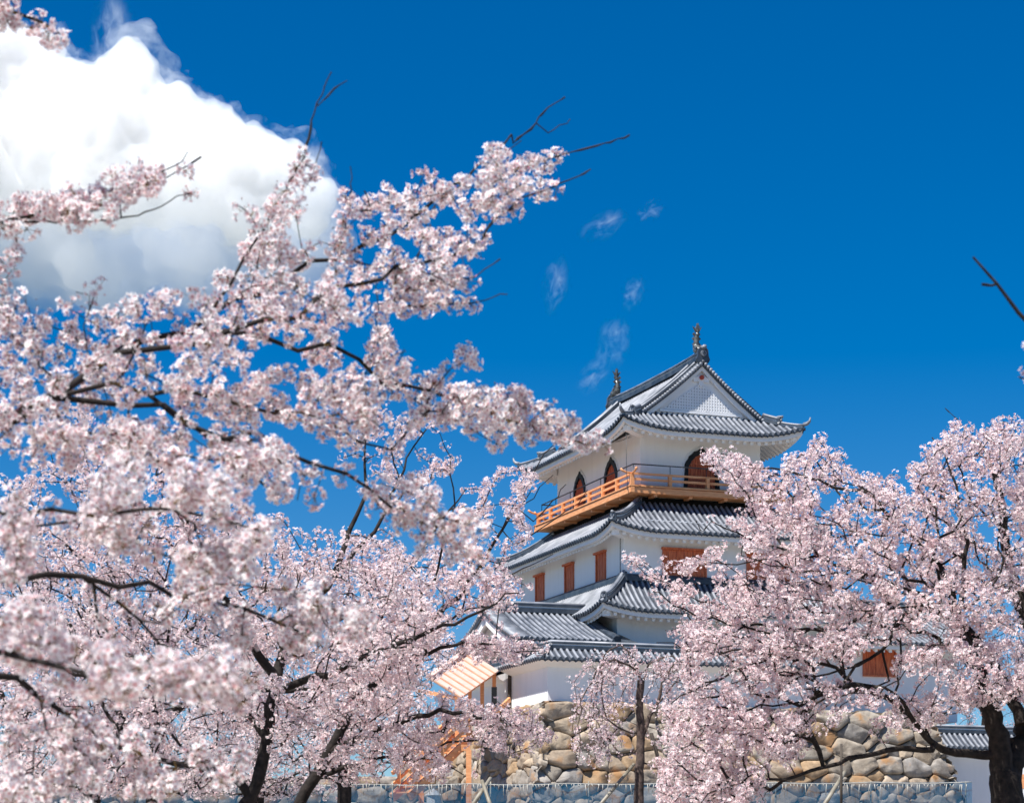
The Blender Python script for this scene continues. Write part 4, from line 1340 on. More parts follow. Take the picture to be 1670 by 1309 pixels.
def bud_tpl():
    V = [(0, 0, 0.62), (0.2, 0, 0.1), (0, 0.2, 0.1), (-0.2, 0, 0.1), (0, -0.2, 0.1), (0, 0, -0.45)]
    C = [(0.86, 0.55, 0.60)] + [(0.80, 0.40, 0.46)] * 4 + [(0.34, 0.10, 0.08)]
    F = [(0, 1, 2), (0, 2, 3), (0, 3, 4), (0, 4, 1), (5, 2, 1), (5, 3, 2), (5, 4, 3), (5, 1, 4)]
    return np.array(V), np.array(F), np.array(C)

TPL_NEAR = [petal_tpl(True, c) for c in (0.2, 0.4, 0.8)]
TPL_FAR = [petal_tpl(False, c) for c in (0.25, 0.5, 0.9)]
BUD = bud_tpl()

def frames(D, rng):
    n = len(D)
    up = rng.normal(size=(n, 3))
    x = np.cross(up, D); x /= np.linalg.norm(x, axis=1)[:, None] + 1e-9
    y = np.cross(D, x)
    return np.stack([x, y, D], axis=2)      # columns

def scatter(tpls, pos, D, size, tint, rng):
    Vs, Fs, Cs, b = [], [], [], 0
    pick = rng.integers(0, len(tpls), len(pos))
    for t, (V, F, C) in enumerate(tpls):
        ix = np.where(pick == t)[0]
        if not len(ix): continue
        R = frames(D[ix], rng)
        jit = 1 + 0.10 * rng.normal(size=(len(ix), len(V), 1))
        vv = np.einsum('nij,nvj->nvi', R, (V[None] * jit) * size[ix][:, None, None]) + pos[ix][:, None, :]
        cc = C[None] * tint[ix][:, None, :]
        ff = F[None] + (np.arange(len(ix)) * len(V))[:, None, None] + b
        b += len(ix) * len(V)
        Vs.append(vv.reshape(-1, 3)); Cs.append(cc.reshape(-1, 3)); Fs.append(ff.reshape(-1, 3))
    return np.concatenate(Vs), np.concatenate(Fs), np.concatenate(Cs)

def cat_meshes(parts):
    V, F, C, b = [], [], [], 0
    for v, f, c in parts:
        V.append(v); F.append(f + b); C.append(c); b += len(v)
    return np.concatenate(V), np.concatenate(F), np.clip(np.concatenate(C), 0.01, 0.95)

class Tree:
    def __init__(s, seed, bf=0.3):
        s.pos, s.par, s.rad, s.pl, s.bloom, s.limb = [], [], [], [], [], []
        s.chains = []
        s.rng = np.random.default_rng(seed); s.bf = bf
    def node(s, p, par, r, bloom, limb):
        s.pos.append(np.array(p, float)); s.par.append(par); s.rad.append(r); s.bloom.append(bloom); s.limb.append(limb)
        s.pl.append(0 if par < 0 else s.pl[par] + np.linalg.norm(s.pos[par] - s.pos[-1]))
        return len(s.pos) - 1
    def limb_path(s, pts, r0, r1, bloom=0.0, attach=True, step=0.16, wob=0.02):
        """pts: 3-D polyline; smoothed, joined to the nearest existing node"""
        P = np.array(pts, float)
        if max(r0, r1) < 0.0075: step, wob = 0.045, min(wob, 0.005)
        seg = np.linalg.norm(np.diff(P, axis=0), axis=1); t = np.concatenate([[0], np.cumsum(seg)])
        n = max(3, int(t[-1] / step))
        tt = np.linspace(0, t[-1], n + 1)
        # Catmull-Rom style smoothing through dense linear resampling plus averaging
        Q = np.stack([np.interp(tt, t, P[:, k]) for k in range(3)], 1)
        for _ in range(1):
            Q[1:-1] = 0.25 * Q[:-2] + 0.5 * Q[1:-1] + 0.25 * Q[2:]
        w = s.rng.normal(size=Q.shape) * wob; w[0] = 0
        Q = Q + w
        chain = []
        prev = -1
        if s.pos and attach:
            A = np.array(s.pos); prev = int(np.argmin(((A - Q[0]) ** 2).sum(1)))
            chain.append(prev)
        for i, q in enumerate(Q):
            if prev >= 0 and i == 0 and np.linalg.norm(q - s.pos[prev]) < step * 0.6: continue
            f = i / n
            prev = s.node(q, prev, (r0 + (r1 - r0) * f) * (1 if r0 > 0.0075 or bloom > 0.4 else s.rng.choice((0.85, 0.9, 1.0, 1.7))), bloom, True); chain.append(prev)
        s.chains.append((chain, True))
        return chain
    def fill(s, targets, bloom=1.0, rt=0.0028, step=0.11, curl=0.13, droop=0.0, maxr=None):
        T = np.array(targets, float)
        A = np.array([p for p in s.pos])
        d0 = np.array([((A - t) ** 2).sum(1).min() for t in T])
        order = np.argsort(d0)
        cap = len(s.pos) + len(T) * 14 + 200
        P = np.zeros((cap, 3)); P[:len(A)] = A
        PL = np.zeros(cap); PL[:len(A)] = s.pl
        for ti in order:
            t = T[ti]; n0 = len(s.pos)
            d = np.sqrt(((P[:n0] - t) ** 2).sum(1))
            j = int(np.argmin(d + s.bf * PL[:n0]))
            ln = d[j]
            if ln < 0.06: continue
            n = min(12, max(2, int(ln / step)))
            a = P[j]; dirv = (t - a)
            perp = s.rng.normal(size=3); perp -= dirv * (perp @ dirv) / (ln * ln); perp /= np.linalg.norm(perp) + 1e-9
            bow = s.rng.normal() * curl * ln
            chain = [j]; prev = j
            for k in range(1, n + 1):
                f = k / n
                q = a + dirv * f + perp * (bow * math.sin(math.pi * f)) + s.rng.normal(size=3) * 0.012
                q[2] += (0.10 - droop) * ln * math.sin(math.pi * f)
                prev = s.node(q, prev, rt, bloom, False)
                P[prev] = q; PL[prev] = s.pl[prev]
                chain.append(prev)
            s.chains.append((chain, False))
    def radii(s, ex=2.25):
        n = len(s.pos); acc = np.zeros(n)
        par = np.array(s.par); rad = np.array(s.rad); limb = np.array(s.limb)
        kids = np.zeros(n, bool)
        for i in range(n - 1, -1, -1):
            r = acc[i] ** (1 / ex) if acc[i] > 0 else 0
            rad[i] = max(rad[i], min(r, 0.05)) if not limb[i] else rad[i]
            if par[i] >= 0: acc[par[i]] += rad[i] ** ex * (0 if limb[i] else 1)
        s.R = rad
    def build(s, root, mat, near=False, per=7, flower=0.018, crad=0.05, rb=0.010, tint=(1, 1, 1), keep=1.0, buds=0.10, spread=1.0, maxflow=None, stuff_ok=False):
        s.radii()
        off = np.array(root.location)
        P = np.array(s.pos) - off
        parts = {True: [[], [], 0], False: [[], [], 0]}
        for chain, limb in s.chains:
            if len(chain) < 2: continue
            pts = P[chain]; r = s.R[chain].copy()
            if len(r) > 1: r[0] = min(r[0], r[1] * 1.15)
            sides = 9 if (limb and r.max() > 0.03) else (5 if r.max() > 0.006 else 4)
            v, f = tube_arrays(pts, r, sides)
            if limb and r.max() > 0.06:      # bark swellings on thick wood
                c = np.repeat(pts, sides, axis=0)
                k = np.array([1 + 0.13 * mnoise.noise(Vector(p * 7.0)) + 0.08 * mnoise.noise(Vector(p * 19.0)) for p in v])
                v = c + (v - c) * k[:, None]
            b = parts[limb]
            b[0].append(v); b[1].append(f + b[2]); b[2] += len(v)
        if parts[True][0]:
            raw_mesh("trunk", np.concatenate(parts[True][0]), np.concatenate(parts[True][1]), mat, root, smooth=True)
        if parts[False][0]:
            raw_mesh("twigs", np.concatenate(parts[False][0]), np.concatenate(parts[False][1]), mat, root, smooth=True)
        # blossom clusters sit along the thin wood
        bl = np.array(s.bloom); idx = np.where((bl > 0) & (s.R < rb))[0]
        rng = s.rng
        prob = np.clip(bl[idx] * keep, 0, 1)
        idx = idx[rng.random(len(idx)) < prob]
        ctr = P[idx] + rng.normal(size=(len(idx), 3)) * 0.012
        k = np.maximum(2, rng.poisson(per, len(ctr)))
        cid = np.repeat(np.arange(len(ctr)), k)
        D = rng.normal(size=(len(cid), 3)); D /= np.linalg.norm(D, axis=1)[:, None]
        csz = rng.uniform(0.7, 1.25, len(ctr))
        dist = crad * (0.72 + 0.36 * rng.random(len(cid))) * spread * csz[cid]
        pos = ctr[cid] + D * dist[:, None]
        Dn = D + rng.normal(size=D.shape) * 0.28; Dn /= np.linalg.norm(Dn, axis=1)[:, None]
        ctint = 1 + rng.normal(size=(len(ctr), 1)) * np.array([[0.02, 0.05, 0.045]])
        tn = ctint[cid] * np.array(tint) * (1 + 0.05 * rng.normal(size=(len(cid), 1)))
        size = flower * rng.uniform(0.8, 1.15, len(cid))
        isb = rng.random(len(cid)) < buds
        fl = ~isb
        tp = TPL_NEAR if near else TPL_FAR
        ms = [scatter(tp, pos[fl], Dn[fl], size[fl], tn[fl], rng)]
        if isb.any(): ms.append(scatter([BUD], pos[isb], Dn[isb], size[isb] * 1.0, tn[isb], rng))
        # dark calyces, bud scales and the first bronze leaves
        nd = rng.poisson(2.6 if not near else 2.0, len(ctr)); did = np.repeat(np.arange(len(ctr)), nd)
        Dd = rng.normal(size=(len(did), 3)); Dd /= np.linalg.norm(Dd, axis=1)[:, None]
        pd_ = ctr[did] + Dd * (crad * csz[did] * rng.uniform(0.7, 1.15, len(did)))[:, None]
        tc_ = np.where(rng.random((len(did), 1)) < 0.75, np.array([[0.30, 0.16, 0.14]]), np.array([[0.26, 0.34, 0.12]]))
        ms.append(scatter([BUD], pd_, Dd, flower * rng.uniform(0.5, 0.95, len(did)), tc_, rng))
        if near:      # flower stalks
            a = ctr[cid]; b_ = pos - Dn * (size * 0.35)[:, None]
            ax = b_ - a; sd = np.cross(ax, rng.normal(size=ax.shape)); sd /= np.linalg.norm(sd, axis=1)[:, None] + 1e-9
            w = 0.0011
            V = np.stack([a - sd * w, a + sd * w, b_ + sd * w, b_ - sd * w], 1).reshape(-1, 3)
            q = np.arange(len(a))[:, None] * 4
            F = np.concatenate([q + np.array([[0, 1, 2]]), q + np.array([[0, 2, 3]])])
            C = np.tile(np.array([[0.20, 0.13, 0.05]]), (len(V), 1))
            ms.append((V, F, C))
        V, F, C = cat_meshes(ms)
        raw_mesh("crown", V, F, M['petal'], root, col=C)
        print(root.name, "nodes", len(s.pos), "clusters", len(ctr), "flowers", len(cid))

def in_poly(x, y, poly):
    c = False; n = len(poly); j = n - 1
    for i in range(n):
        xi, yi = poly[i]; xj, yj = poly[j]
        if (yi > y) != (yj > y) and x < (xj - xi) * (y - yi) / (yj - yi) + xi: c = not c
        j = i
    return c

def cloud_pts(poly, n, Y0, Y1, rng, hole=0.0, hs=90.0, seed=0):
    """random points in a crown: outline polygon seen from the path, thickness Y0..Y1"""
    xs = [p[0] for p in poly]; ys = [p[1] for p in poly]
    out = []
    tries = 0
    while len(out) < n and tries < n * 60:
        tries += 1
        x, y = rng.uniform(min(xs), max(xs)), rng.uniform(min(ys), max(ys))
        if not in_poly(x, y, poly): continue
        Y = rng.uniform(Y0, Y1)
        if hole and mnoise.noise(Vector((x / hs, y / hs, Y * 0.5 + seed))) < hole - 0.5: continue
        out.append(at(x, y, Y))
    return out

def path(pts, Ya, Yb=None):
    n = len(pts); Yb = Ya if Yb is None else Yb
    return [at(p[0], p[1], p[2] if len(p) > 2 else Ya + (Yb - Ya) * i / (n - 1)) for i, p in enumerate(pts)]

def gpt(x, Y):
    p = at(x, 1400, Y); p[2] = ground_z(p[0], p[1]) - 0.1; return p

# ---- near cherry whose trunk stands left of the picture, its boughs reaching across
rg = np.random.default_rng(21)
tb = gpt(-560, 9.6)
near_tree = empty("cherry_tree", tb, 0, "nearest cherry tree, its blossom boughs reaching in from the left edge across the sky", "cherry tree", "cherry trees in blossom")
T = Tree(101, 0.22)
trunk_top = at(-430, 760, 10.0)
T.limb_path([tb, at(-540, 1500, 9.7), at(-500, 1100, 9.8), trunk_top], 0.20, 0.12, wob=0.01)
T.limb_path([trunk_top, at(-250, 760, 10.2), at(-120, 745, 10.3), *path([(-40, 722), (37, 684), (90, 648)], 10.4)], 0.06, 0.027)
T.limb_path(path([(90, 648), (134, 609), (190, 581), (300, 540), (430, 480), (551, 411)], 10.5, 11.6), 0.021, 0.010, 0.5)
T.limb_path(path([(551, 411), (616, 385), (650, 366), (736, 309), (793, 258), (837, 234)], 11.6, 12.6), 0.011, 0.005, 1.0)
T.limb_path(path([(837, 234), (872, 204), (894, 177), (922, 160)], 12.6, 12.8), 0.005, 0.003, 0.0)
T.limb_path(path([(828, 282), (854, 269), (911, 256)], 12.6, 12.7), 0.005, 0.004, 1.0)
T.limb_path(path([(911, 256), (986, 234), (1029, 223)], 12.7, 12.9), 0.004, 0.003, 0.0)
T.limb_path(path([(894, 217), (931, 195)], 12.7, 12.8), 0.0035, 0.0025, 0.0)
T.limb_path(path([(330, 560), (455, 514), (529, 486), (588, 462), (645, 429), (700, 412), (754, 418)], 10.6, 11.7), 0.013, 0.007, 0.8)
T.limb_path(path([(754, 418), (789, 387), (802, 361), (837, 335), (850, 322)], 11.7, 12.2), 0.006, 0.0045, 0.35)
T.limb_path(path([(850, 322), (903, 304)], 12.2, 12.3), 0.0045, 0.004, 1.0)
T.limb_path(path([(903, 304), (938, 291), (962, 278)], 12.3, 12.4), 0.004, 0.003, 0.0)
T.limb_path(path([(645, 480), (700, 455), (765, 455)], 11.4, 11.6), 0.005, 0.004, 1.0)
T.limb_path(path([(765, 455), (790, 440), (815, 424)], 11.6, 11.7), 0.0035, 0.0025, 0.0)
T.limb_path(path([(640, 505), (720, 497), (765, 494)], 11.4, 11.6), 0.005, 0.004, 1.0)
T.limb_path(path([(765, 494), (800, 488), (828, 477)], 11.6, 11.7), 0.0035, 0.0025, 0.0)
# upright shoot
T.limb_path(path([(330, 540), (387, 461), (424, 383)], 10.8, 11.1), 0.009, 0.007, 0.7)
T.limb_path(path([(424, 383), (461, 317), (483, 282), (498, 255)], 11.1, 11.3), 0.006, 0.0045, 0.8)
T.limb_path(path([(498, 252), (505, 212), (518, 164), (540, 116)], 11.3, 11.4), 0.0045, 0.003, 0.0)
T.limb_path(path([(518, 173), (535, 151), (568, 131)], 11.4, 11.5), 0.0035, 0.0026, 0.0)
T.limb_path(path([(512, 275), (524, 232)], 11.3, 11.3), 0.0035, 0.0026, 0.0)
T.limb_path(path([(424, 381), (411, 352), (387, 330)], 11.1, 11.0), 0.004, 0.003, 0.7)
T.limb_path(path([(556, 405), (572, 315)], 11.6, 11.6), 0.005, 0.0035, 0.9)
T.limb_path(path([(572, 315), (573, 273)], 11.6, 11.6), 0.0035, 0.0025, 0.0)
T.limb_path(path([(605, 343), (597, 313)], 11.7, 11.7), 0.003, 0.0025, 0.0)
# bough at the upper left
T.limb_path([at(-430, 760, 10.0), at(-300, 520, 10.3), at(-140, 400, 10.5), *path([(-40, 370), (30, 360), (100, 345), (168, 315), (228, 297), (268, 278)], 10.6, 11.2)], 0.017, 0.0045, 0.95)
T.limb_path(path([(268, 278), (292, 268), (308, 248)], 11.2, 11.2), 0.004, 0.003, 0.0)
T.limb_path(path([(240, 297), (292, 281), (330, 258)], 11.2, 11.3), 0.004, 0.003, 0.25)
T.limb_path(path([(40, 362), (111, 362), (168, 360), (221, 352), (248, 342)], 10.7, 11.0), 0.005, 0.004, 0.2)
T.limb_path(path([(248, 342), (275, 332), (295, 315), (308, 313)], 11.0, 11.0), 0.0035, 0.0028, 0.5)
T.limb_path([at(-300, 520, 10.3), at(-260, 250, 10.4), at(-150, 60, 10.5), *path([(-60, 0), (20, 20), (44, 44), (67, 54), (97, 67), (110, 70)], 10.6, 10.8)], 0.04, 0.004, 1.0)
# middle boughs
T.limb_path(path([(95, 646), (181, 659), (268, 662), (307, 685), (389, 752), (448, 799)], 10.5, 10.9), 0.016, 0.006, 0.5)
T.limb_path(path([(121, 640), (184, 635), (314, 648), (389, 649), (480, 670), (531, 688), (591, 719), (637, 744)], 10.4, 11.4), 0.012, 0.005, 0.9)
T.limb_path(path([(330, 540), (486, 561), (517, 573), (633, 610), (686, 635), (756, 659), (834, 684)], 10.9, 12.0), 0.013, 0.007, 0.55)
T.limb_path(path([(834, 684), (865, 698), (907, 712), (950, 722), (985, 722)], 12.0, 12.3), 0.006, 0.004, 1.0)
T.limb_path(path([(985, 722), (1026, 714)], 12.3, 12.4), 0.003, 0.0025, 0.0)
T.limb_path(path([(300, 690), (440, 719), (486, 737), (545, 761), (605, 793), (651, 825)], 10.4, 11.0), 0.013, 0.007, 0.7)
T.limb_path(path([(651, 825), (690, 850), (740, 885), (775, 905)], 11.0, 11.2), 0.006, 0.004, 1.0)
# lower boughs
T.limb_path([at(-500, 1100, 9.8), at(-250, 980, 9.6), *path([(-20, 941), (46, 942), (138, 932), (210, 942), (249, 960), (328, 978), (410, 1001), (500, 1035)], 9.6, 10.6)], 0.024, 0.007, 0.35)
T.limb_path(path([(134, 939), (157, 972), (177, 1044)], 9.9, 10.2), 0.009, 0.006, 0.3)
T.limb_path(path([(147, 946), (197, 995), (249, 1054)], 9.9, 10.2), 0.009, 0.006, 0.3)
T.limb_path([at(-500, 1100, 9.8), at(-200, 1030, 9.6), *path([(0, 1080), (26, 1109), (79, 1152), (111, 1168), (180, 1215), (260, 1250)], 9.6, 10.2)], 0.03, 0.007, 0.4)
T.limb_path([at(-500, 1100, 9.8), at(-300, 1040, 8.6), *path([(-60, 1035), (40, 1055), (130, 1092), (230, 1105), (310, 1118), (385, 1122)], 7.7, 7.5)], 0.035, 0.004, 0.45)
T.limb_path([at(-430, 760, 10.0), at(-250, 800, 9.4), *path([(-60, 800), (60, 850), (200, 838), (300, 830), (420, 860)], 9.0, 8.8)], 0.02, 0.005, 0.9)
tg = []
DEN = 1.1
def F_(poly, n, Y0, Y1, hole=0.0, hs=80): tg.extend(cloud_pts(poly, int(n * DEN), Y0, Y1, rg, hole, hs, len(tg)))
F_([(545, 395), (560, 310), (610, 330), (660, 300), (720, 280), (790, 250), (850, 225), (900, 240), (880, 290), (915, 310), (850, 345), (810, 370), (800, 400), (770, 450), (760, 500), (700, 490), (640, 520), (560, 480)], 75, 11.3, 12.4)
F_([(480, 300), (520, 260), (520, 300), (470, 350), (480, 390), (545, 390), (560, 480), (420, 520), (360, 480), (365, 420), (430, 390), (400, 340)], 34, 10.9, 11.6)
F_([(0, 560), (60, 530), (130, 420), (180, 470), (260, 470), (360, 440), (560, 470), (600, 520), (500, 560), (420, 580), (300, 640), (150, 690), (0, 700)], 105, 10.0, 11.3)
F_([(0, 420), (40, 440), (60, 510), (0, 540)], 9, 10.5, 10.9)
F_([(470, 560), (640, 520), (700, 560), (650, 590), (700, 620), (780, 640), (830, 680), (760, 690), (660, 690), (640, 640), (540, 600)], 48, 11.2, 12.0)
F_([(740, 575), (770, 575), (775, 600), (745, 605)], 4, 11.6, 11.8)
F_([(790, 640), (850, 630), (880, 660), (930, 690), (990, 715), (930, 735), (860, 720), (800, 730), (780, 690)], 26, 11.9, 12.3)
F_([(300, 640), (560, 600), (640, 660), (640, 700), (560, 720), (420, 690), (300, 690)], 55, 10.6, 11.4)
F_([(0, 690), (300, 690), (460, 720), (560, 760), (620, 800), (540, 830), (400, 790), (200, 760), (0, 760)], 80, 9.9, 10.9, 0.35)
F_([(600, 760), (680, 770), (780, 860), (790, 930), (740, 930), (680, 880), (600, 830)], 26, 10.8, 11.2)
F_([(0, 760), (100, 780), (230, 730), (300, 740), (420, 820), (440, 900), (380, 950), (250, 950), (120, 900), (0, 950)], 90, 8.6, 9.4, 0.35)
F_([(0, 985), (80, 1000), (120, 1060), (60, 1100), (0, 1080)], 15, 7.6, 8.0)
F_([(45, 1060), (210, 1055), (225, 1130), (150, 1150), (60, 1120)], 17, 7.4, 7.8)
F_([(235, 1075), (330, 1070), (360, 1030), (355, 1130), (320, 1150), (245, 1145)], 15, 7.3, 7.7)
F_([(365, 1105), (400, 1110), (395, 1150), (368, 1145)], 4, 7.3, 7.6)
F_([(300, 930), (560, 960), (620, 1030), (480, 1080), (330, 1030), (200, 1010)], 45, 10.0, 10.8, 0.4)
F_([(0, 1130), (110, 1160), (250, 1210), (300, 1290), (250, 1330), (0, 1330)], 55, 9.6, 10.4, 0.35)
F_([(300, 1200), (420, 1230), (390, 1280), (320, 1280)], 12, 10.0, 10.4)
F_([(-20, 335), (60, 330), (140, 300), (230, 275), (285, 262), (270, 300), (180, 330), (70, 360), (-20, 385)], 22, 10.6, 11.1)
F_([(-40, 320), (30, 330), (130, 310), (190, 290), (270, 270), (260, 320), (180, 345), (60, 375), (-40, 400)], 24, 10.6, 11.2)
F_([(-30, 0), (20, 0), (50, 30), (105, 65), (70, 75), (20, 45), (-30, 40)], 18, 10.5, 10.8)
T.fill(tg, 1.0, 0.0022, step=0.075)
T.build(near_tree, M['bark'], near=True, per=14, flower=0.0192, crad=0.050, rb=0.010, buds=0.10, keep=0.86)

# ---- cherry standing right of the picture: only a bare twig reaches in
tb = gpt(2050, 10.5)
rt_ = empty("cherry_tree", tb, 0, "cherry tree out at the right, one bare budding twig entering at the right edge", "cherry tree", "cherry trees in blossom")
T = Tree(77)
T.limb_path([tb, at(2040, 1300, 10.5), at(1990, 900, 10.6)], 0.15, 0.08, wob=0.01)
T.limb_path([at(1990, 900, 10.6), at(1850, 680, 10.6), *path([(1740, 590), (1670, 520), (1645, 486), (1625, 466), (1605, 445), (1588, 420)], 10.6)], 0.03, 0.005, wob=0.003)
T.limb_path(path([(1624, 468), (1612, 463), (1602, 464)], 10.6), 0.006, 0.008, wob=0.001)
T.limb_path([at(1990, 900, 10.6), at(1850, 700, 10.8), *path([(1740, 640), (1690, 622), (1662, 618)], 10.8)], 0.02, 0.004, 0.9)
T.fill(cloud_pts([(1655, 605), (1720, 560), (2000, 600), (2100, 800), (1900, 900), (1720, 660)], 60, 10.4, 11.2, rg), 1.0, 0.0022)
T.build(rt_, M['bark'], near=True, per=6, flower=0.0185, crad=0.045)

DEN = 1.25
# ---- middle-distance cherries at the left
tb = gpt(360, 25.5)
t1 = empty("cherry_tree", tb, 0, "cherry tree with a dark forking trunk in the lower left behind the near boughs", "cherry tree", "cherry trees in blossom")
T = Tree(31, 0.25)
Y = 25.0
T.limb_path([tb, at(375, 1340, Y), at(413, 1300, Y), at(429, 1240, Y), at(436, 1195, Y), at(442, 1142, Y), at(452, 1105, Y)], 0.095, 0.06, wob=0.008)
T.limb_path(path([(452, 1105), (456, 1070), (470, 1030), (524, 969), (559, 905), (580, 856), (598, 790), (595, 690)], Y, Y + 1), 0.06, 0.006, 0.2)
T.limb_path(path([(445, 1112), (416, 1057), (398, 1024), (350, 960), (310, 880), (290, 800)], Y, Y - 1), 0.055, 0.008, 0.2)
T.limb_path(path([(470, 1030), (588, 895), (630, 832), (660, 760), (700, 690)], Y, Y + 0.8), 0.035, 0.006, 0.2)
T.limb_path(path([(450, 1130), (520, 1100), (640, 1050), (760, 1010), (850, 960)], Y, Y - 0.5), 0.045, 0.007, 0.3)
T.limb_path(path([(436, 1195), (360, 1130), (260, 1080), (140, 1050), (30, 1030)], Y, Y + 1), 0.05, 0.008, 0.3)
T.limb_path(path([(413, 1290), (330, 1240), (288, 1250), (200, 1220), (100, 1200)], Y, Y - 1), 0.05, 0.008, 0.3)
T.limb_path(path([(640, 1050), (700, 970), (720, 880), (745, 800), (716, 700)], Y, Y), 0.02, 0.004, 0.3)
tg = []
F_([(0, 780), (150, 760), (300, 770), (420, 830), (560, 870), (650, 880), (700, 940), (720, 1040), (640, 1080), (500, 1050), (300, 1050), (100, 1080), (0, 1050)], 620, 23.6, 26.6, 0.25, 70)
F_([(0, 1030), (300, 1040), (560, 1060), (640, 1100), (560, 1180), (420, 1230), (300, 1290), (0, 1309)], 420, 23.8, 26.8, 0.3, 70)
F_([(560, 690), (620, 660), (700, 680), (740, 690), (745, 760), (640, 830), (560, 790)], 50, 24.6, 26, 0.5, 40)
F_([(60, 640), (200, 700), (330, 780), (250, 860), (60, 800)], 60, 23.8, 25.6, 0.4, 60)
T.fill(tg, 1.0, 0.004, step=0.14)
T.build(t1, M['bark'], per=17, flower=0.0190, crad=0.060, rb=0.016, keep=0.95)

tb = gpt(462, 28.5)
t2 = empty("cherry_tree", tb, 0, "cherry tree leaning right beside the forking trunk, its outer sprays before the keep's left eaves", "cherry tree", "cherry trees in blossom")
T = Tree(32, 0.25)
Y = 28
T.limb_path([tb, at(470, 1345, Y), at(488, 1309, Y), at(514, 1267, Y), at(540, 1222, Y), at(575, 1150, Y)], 0.10, 0.062, wob=0.008)
T.limb_path(path([(575, 1150), (640, 1080), (720, 1000), (780, 930), (820, 860), (870, 800)], Y, Y + 1), 0.06, 0.006, 0.3)
T.limb_path(path([(575, 1150), (600, 1060), (640, 960), (665, 933), (707, 867), (760, 800)], Y, Y), 0.05, 0.006, 0.2)
T.limb_path(path([(540, 1222), (640, 1180), (720, 1160), (800, 1170), (880, 1200)], Y, Y - 1), 0.05, 0.006, 0.3)
T.limb_path(path([(640, 1080), (720, 1055), (800, 1050), (880, 1065)], Y, Y - 1), 0.03, 0.006, 0.3)
T.limb_path(path([(520, 1260), (600, 1240), (700, 1235), (760, 1260)], Y, Y), 0.03, 0.006, 0.3)
# bare shoots rising
for a in (((820, 860), (850, 800), (905, 720), (930, 690)), ((790, 900), (830, 850), (880, 790), (900, 775)), ((870, 850), (905, 815), (925, 795)), ((800, 960), (850, 930), (900, 905)), ((840, 890), (900, 850), (960, 800))):
    T.limb_path(path(a[:2], Y + 0.6), 0.009, 0.008, 0.3); T.limb_path(path(a[1:], Y + 0.6), 0.008, 0.005, 0.0)
tg = []
F_([(560, 880), (660, 900), (760, 880), (800, 900), (850, 950), (880, 960), (800, 1010), (760, 1000), (690, 1060), (560, 1060)], 230, 26.6, 29.2, 0.3, 60)
F_([(780, 780), (860, 745), (885, 790), (850, 830), (870, 880), (800, 900), (760, 850)], 46, 27.5, 29, 0.45, 40)
F_([(560, 1050), (700, 1040), (830, 1040), (890, 1060), (820, 1080), (720, 1085), (640, 1110), (560, 1120)], 130, 26.6, 28.6, 0.3, 50)
F_([(520, 1110), (700, 1110), (780, 1140), (880, 1165), (905, 1200), (840, 1235), (760, 1195), (700, 1230), (780, 1260), (690, 1270), (560, 1280), (500, 1240)], 300, 26.4, 28.8, 0.35, 60)
T.fill(tg, 1.0, 0.004, step=0.14)
T.build(t2, M['bark'], per=18, flower=0.0195, crad=0.062, rb=0.016)

tb = gpt(130, 36)
t3 = empty("cherry_tree", tb, 0, "pale cherry tree farthest back at the lower left, seen through the others", "cherry tree", "cherry trees in blossom")
T = Tree(33, 0.25)
T.limb_path([tb, at(150, 1300, 36), at(200, 1150, 36)], 0.2, 0.1, wob=0.01)
T.limb_path(path([(200, 1150), (100, 1000), (20, 900)], 36), 0.07, 0.01, 0.3)
T.limb_path(path([(200, 1150), (330, 1000), (420, 900)], 36), 0.07, 0.01, 0.3)
T.limb_path(path([(190, 1190), (350, 1130), (560, 1120), (680, 1150)], 36), 0.06, 0.01, 0.3)
tg = []
F_([(-30, 860), (120, 830), (300, 860), (460, 900), (600, 990), (700, 1080), (720, 1170), (560, 1240), (340, 1260), (100, 1300), (-30, 1300)], 620, 34, 38, 0.15, 60)
T.fill(tg, 1.0, 0.005, step=0.2)
T.build(t3, M['bark'], per=16, flower=0.021, crad=0.085, rb=0.022)

for k, (x, Yt, limbs, poly, n, lab) in enumerate((
        (560, 47, [(470, 1010), (600, 960), (700, 1060)], [(380, 960), (520, 920), (640, 930), (740, 1010), (760, 1080), (700, 1110), (720, 1200), (640, 1260), (420, 1280), (360, 1150)], 520, "distant cherry tree in the gap left of the timber stairway"),
        (250, 52, [(150, 1000), (280, 960), (380, 1050)], [(60, 980), (200, 920), (340, 930), (440, 1010), (470, 1150), (430, 1295), (80, 1300), (40, 1150)], 680, "distant cherry tree low behind the forking dark trunk"),
        (20, 50, [(-60, 1000), (40, 960), (90, 1050)], [(-80, 980), (60, 930), (140, 1000), (190, 1150), (170, 1295), (-80, 1300)], 460, "distant cherry tree in the bottom left corner"),
        (420, 56, [(340, 1150), (430, 1120), (510, 1160)], [(320, 1130), (430, 1090), (540, 1130), (580, 1220), (560, 1300), (300, 1300), (290, 1210)], 420, "distant cherry tree between the two dark trunks at the lower left"))):
    tb = gpt(x, Yt)
    tf = empty("cherry_tree", tb, 0, lab, "cherry tree", "cherry trees in blossom")
    T = Tree(71 + k, 0.25)
    T.limb_path([tb, at(x, 1290, Yt), at(x + 5, 1190, Yt)], 0.2, 0.11, step=0.3, wob=0.02)
    for lx, ly in limbs:
        T.limb_path(path([(x + 5, 1195), ((x + lx) / 2 + 10, (1195 + ly) / 2), (lx, ly)], Yt), 0.08, 0.02, step=0.3)
    T.fill(cloud_pts(poly, int(n * 1.45), Yt - 2.2, Yt + 2.2, rg, 0.1, 60, k), 1.0, 0.007, step=0.22)
    T.build(tf, M['bark'], per=12, flower=0.027, crad=0.10, rb=0.035)

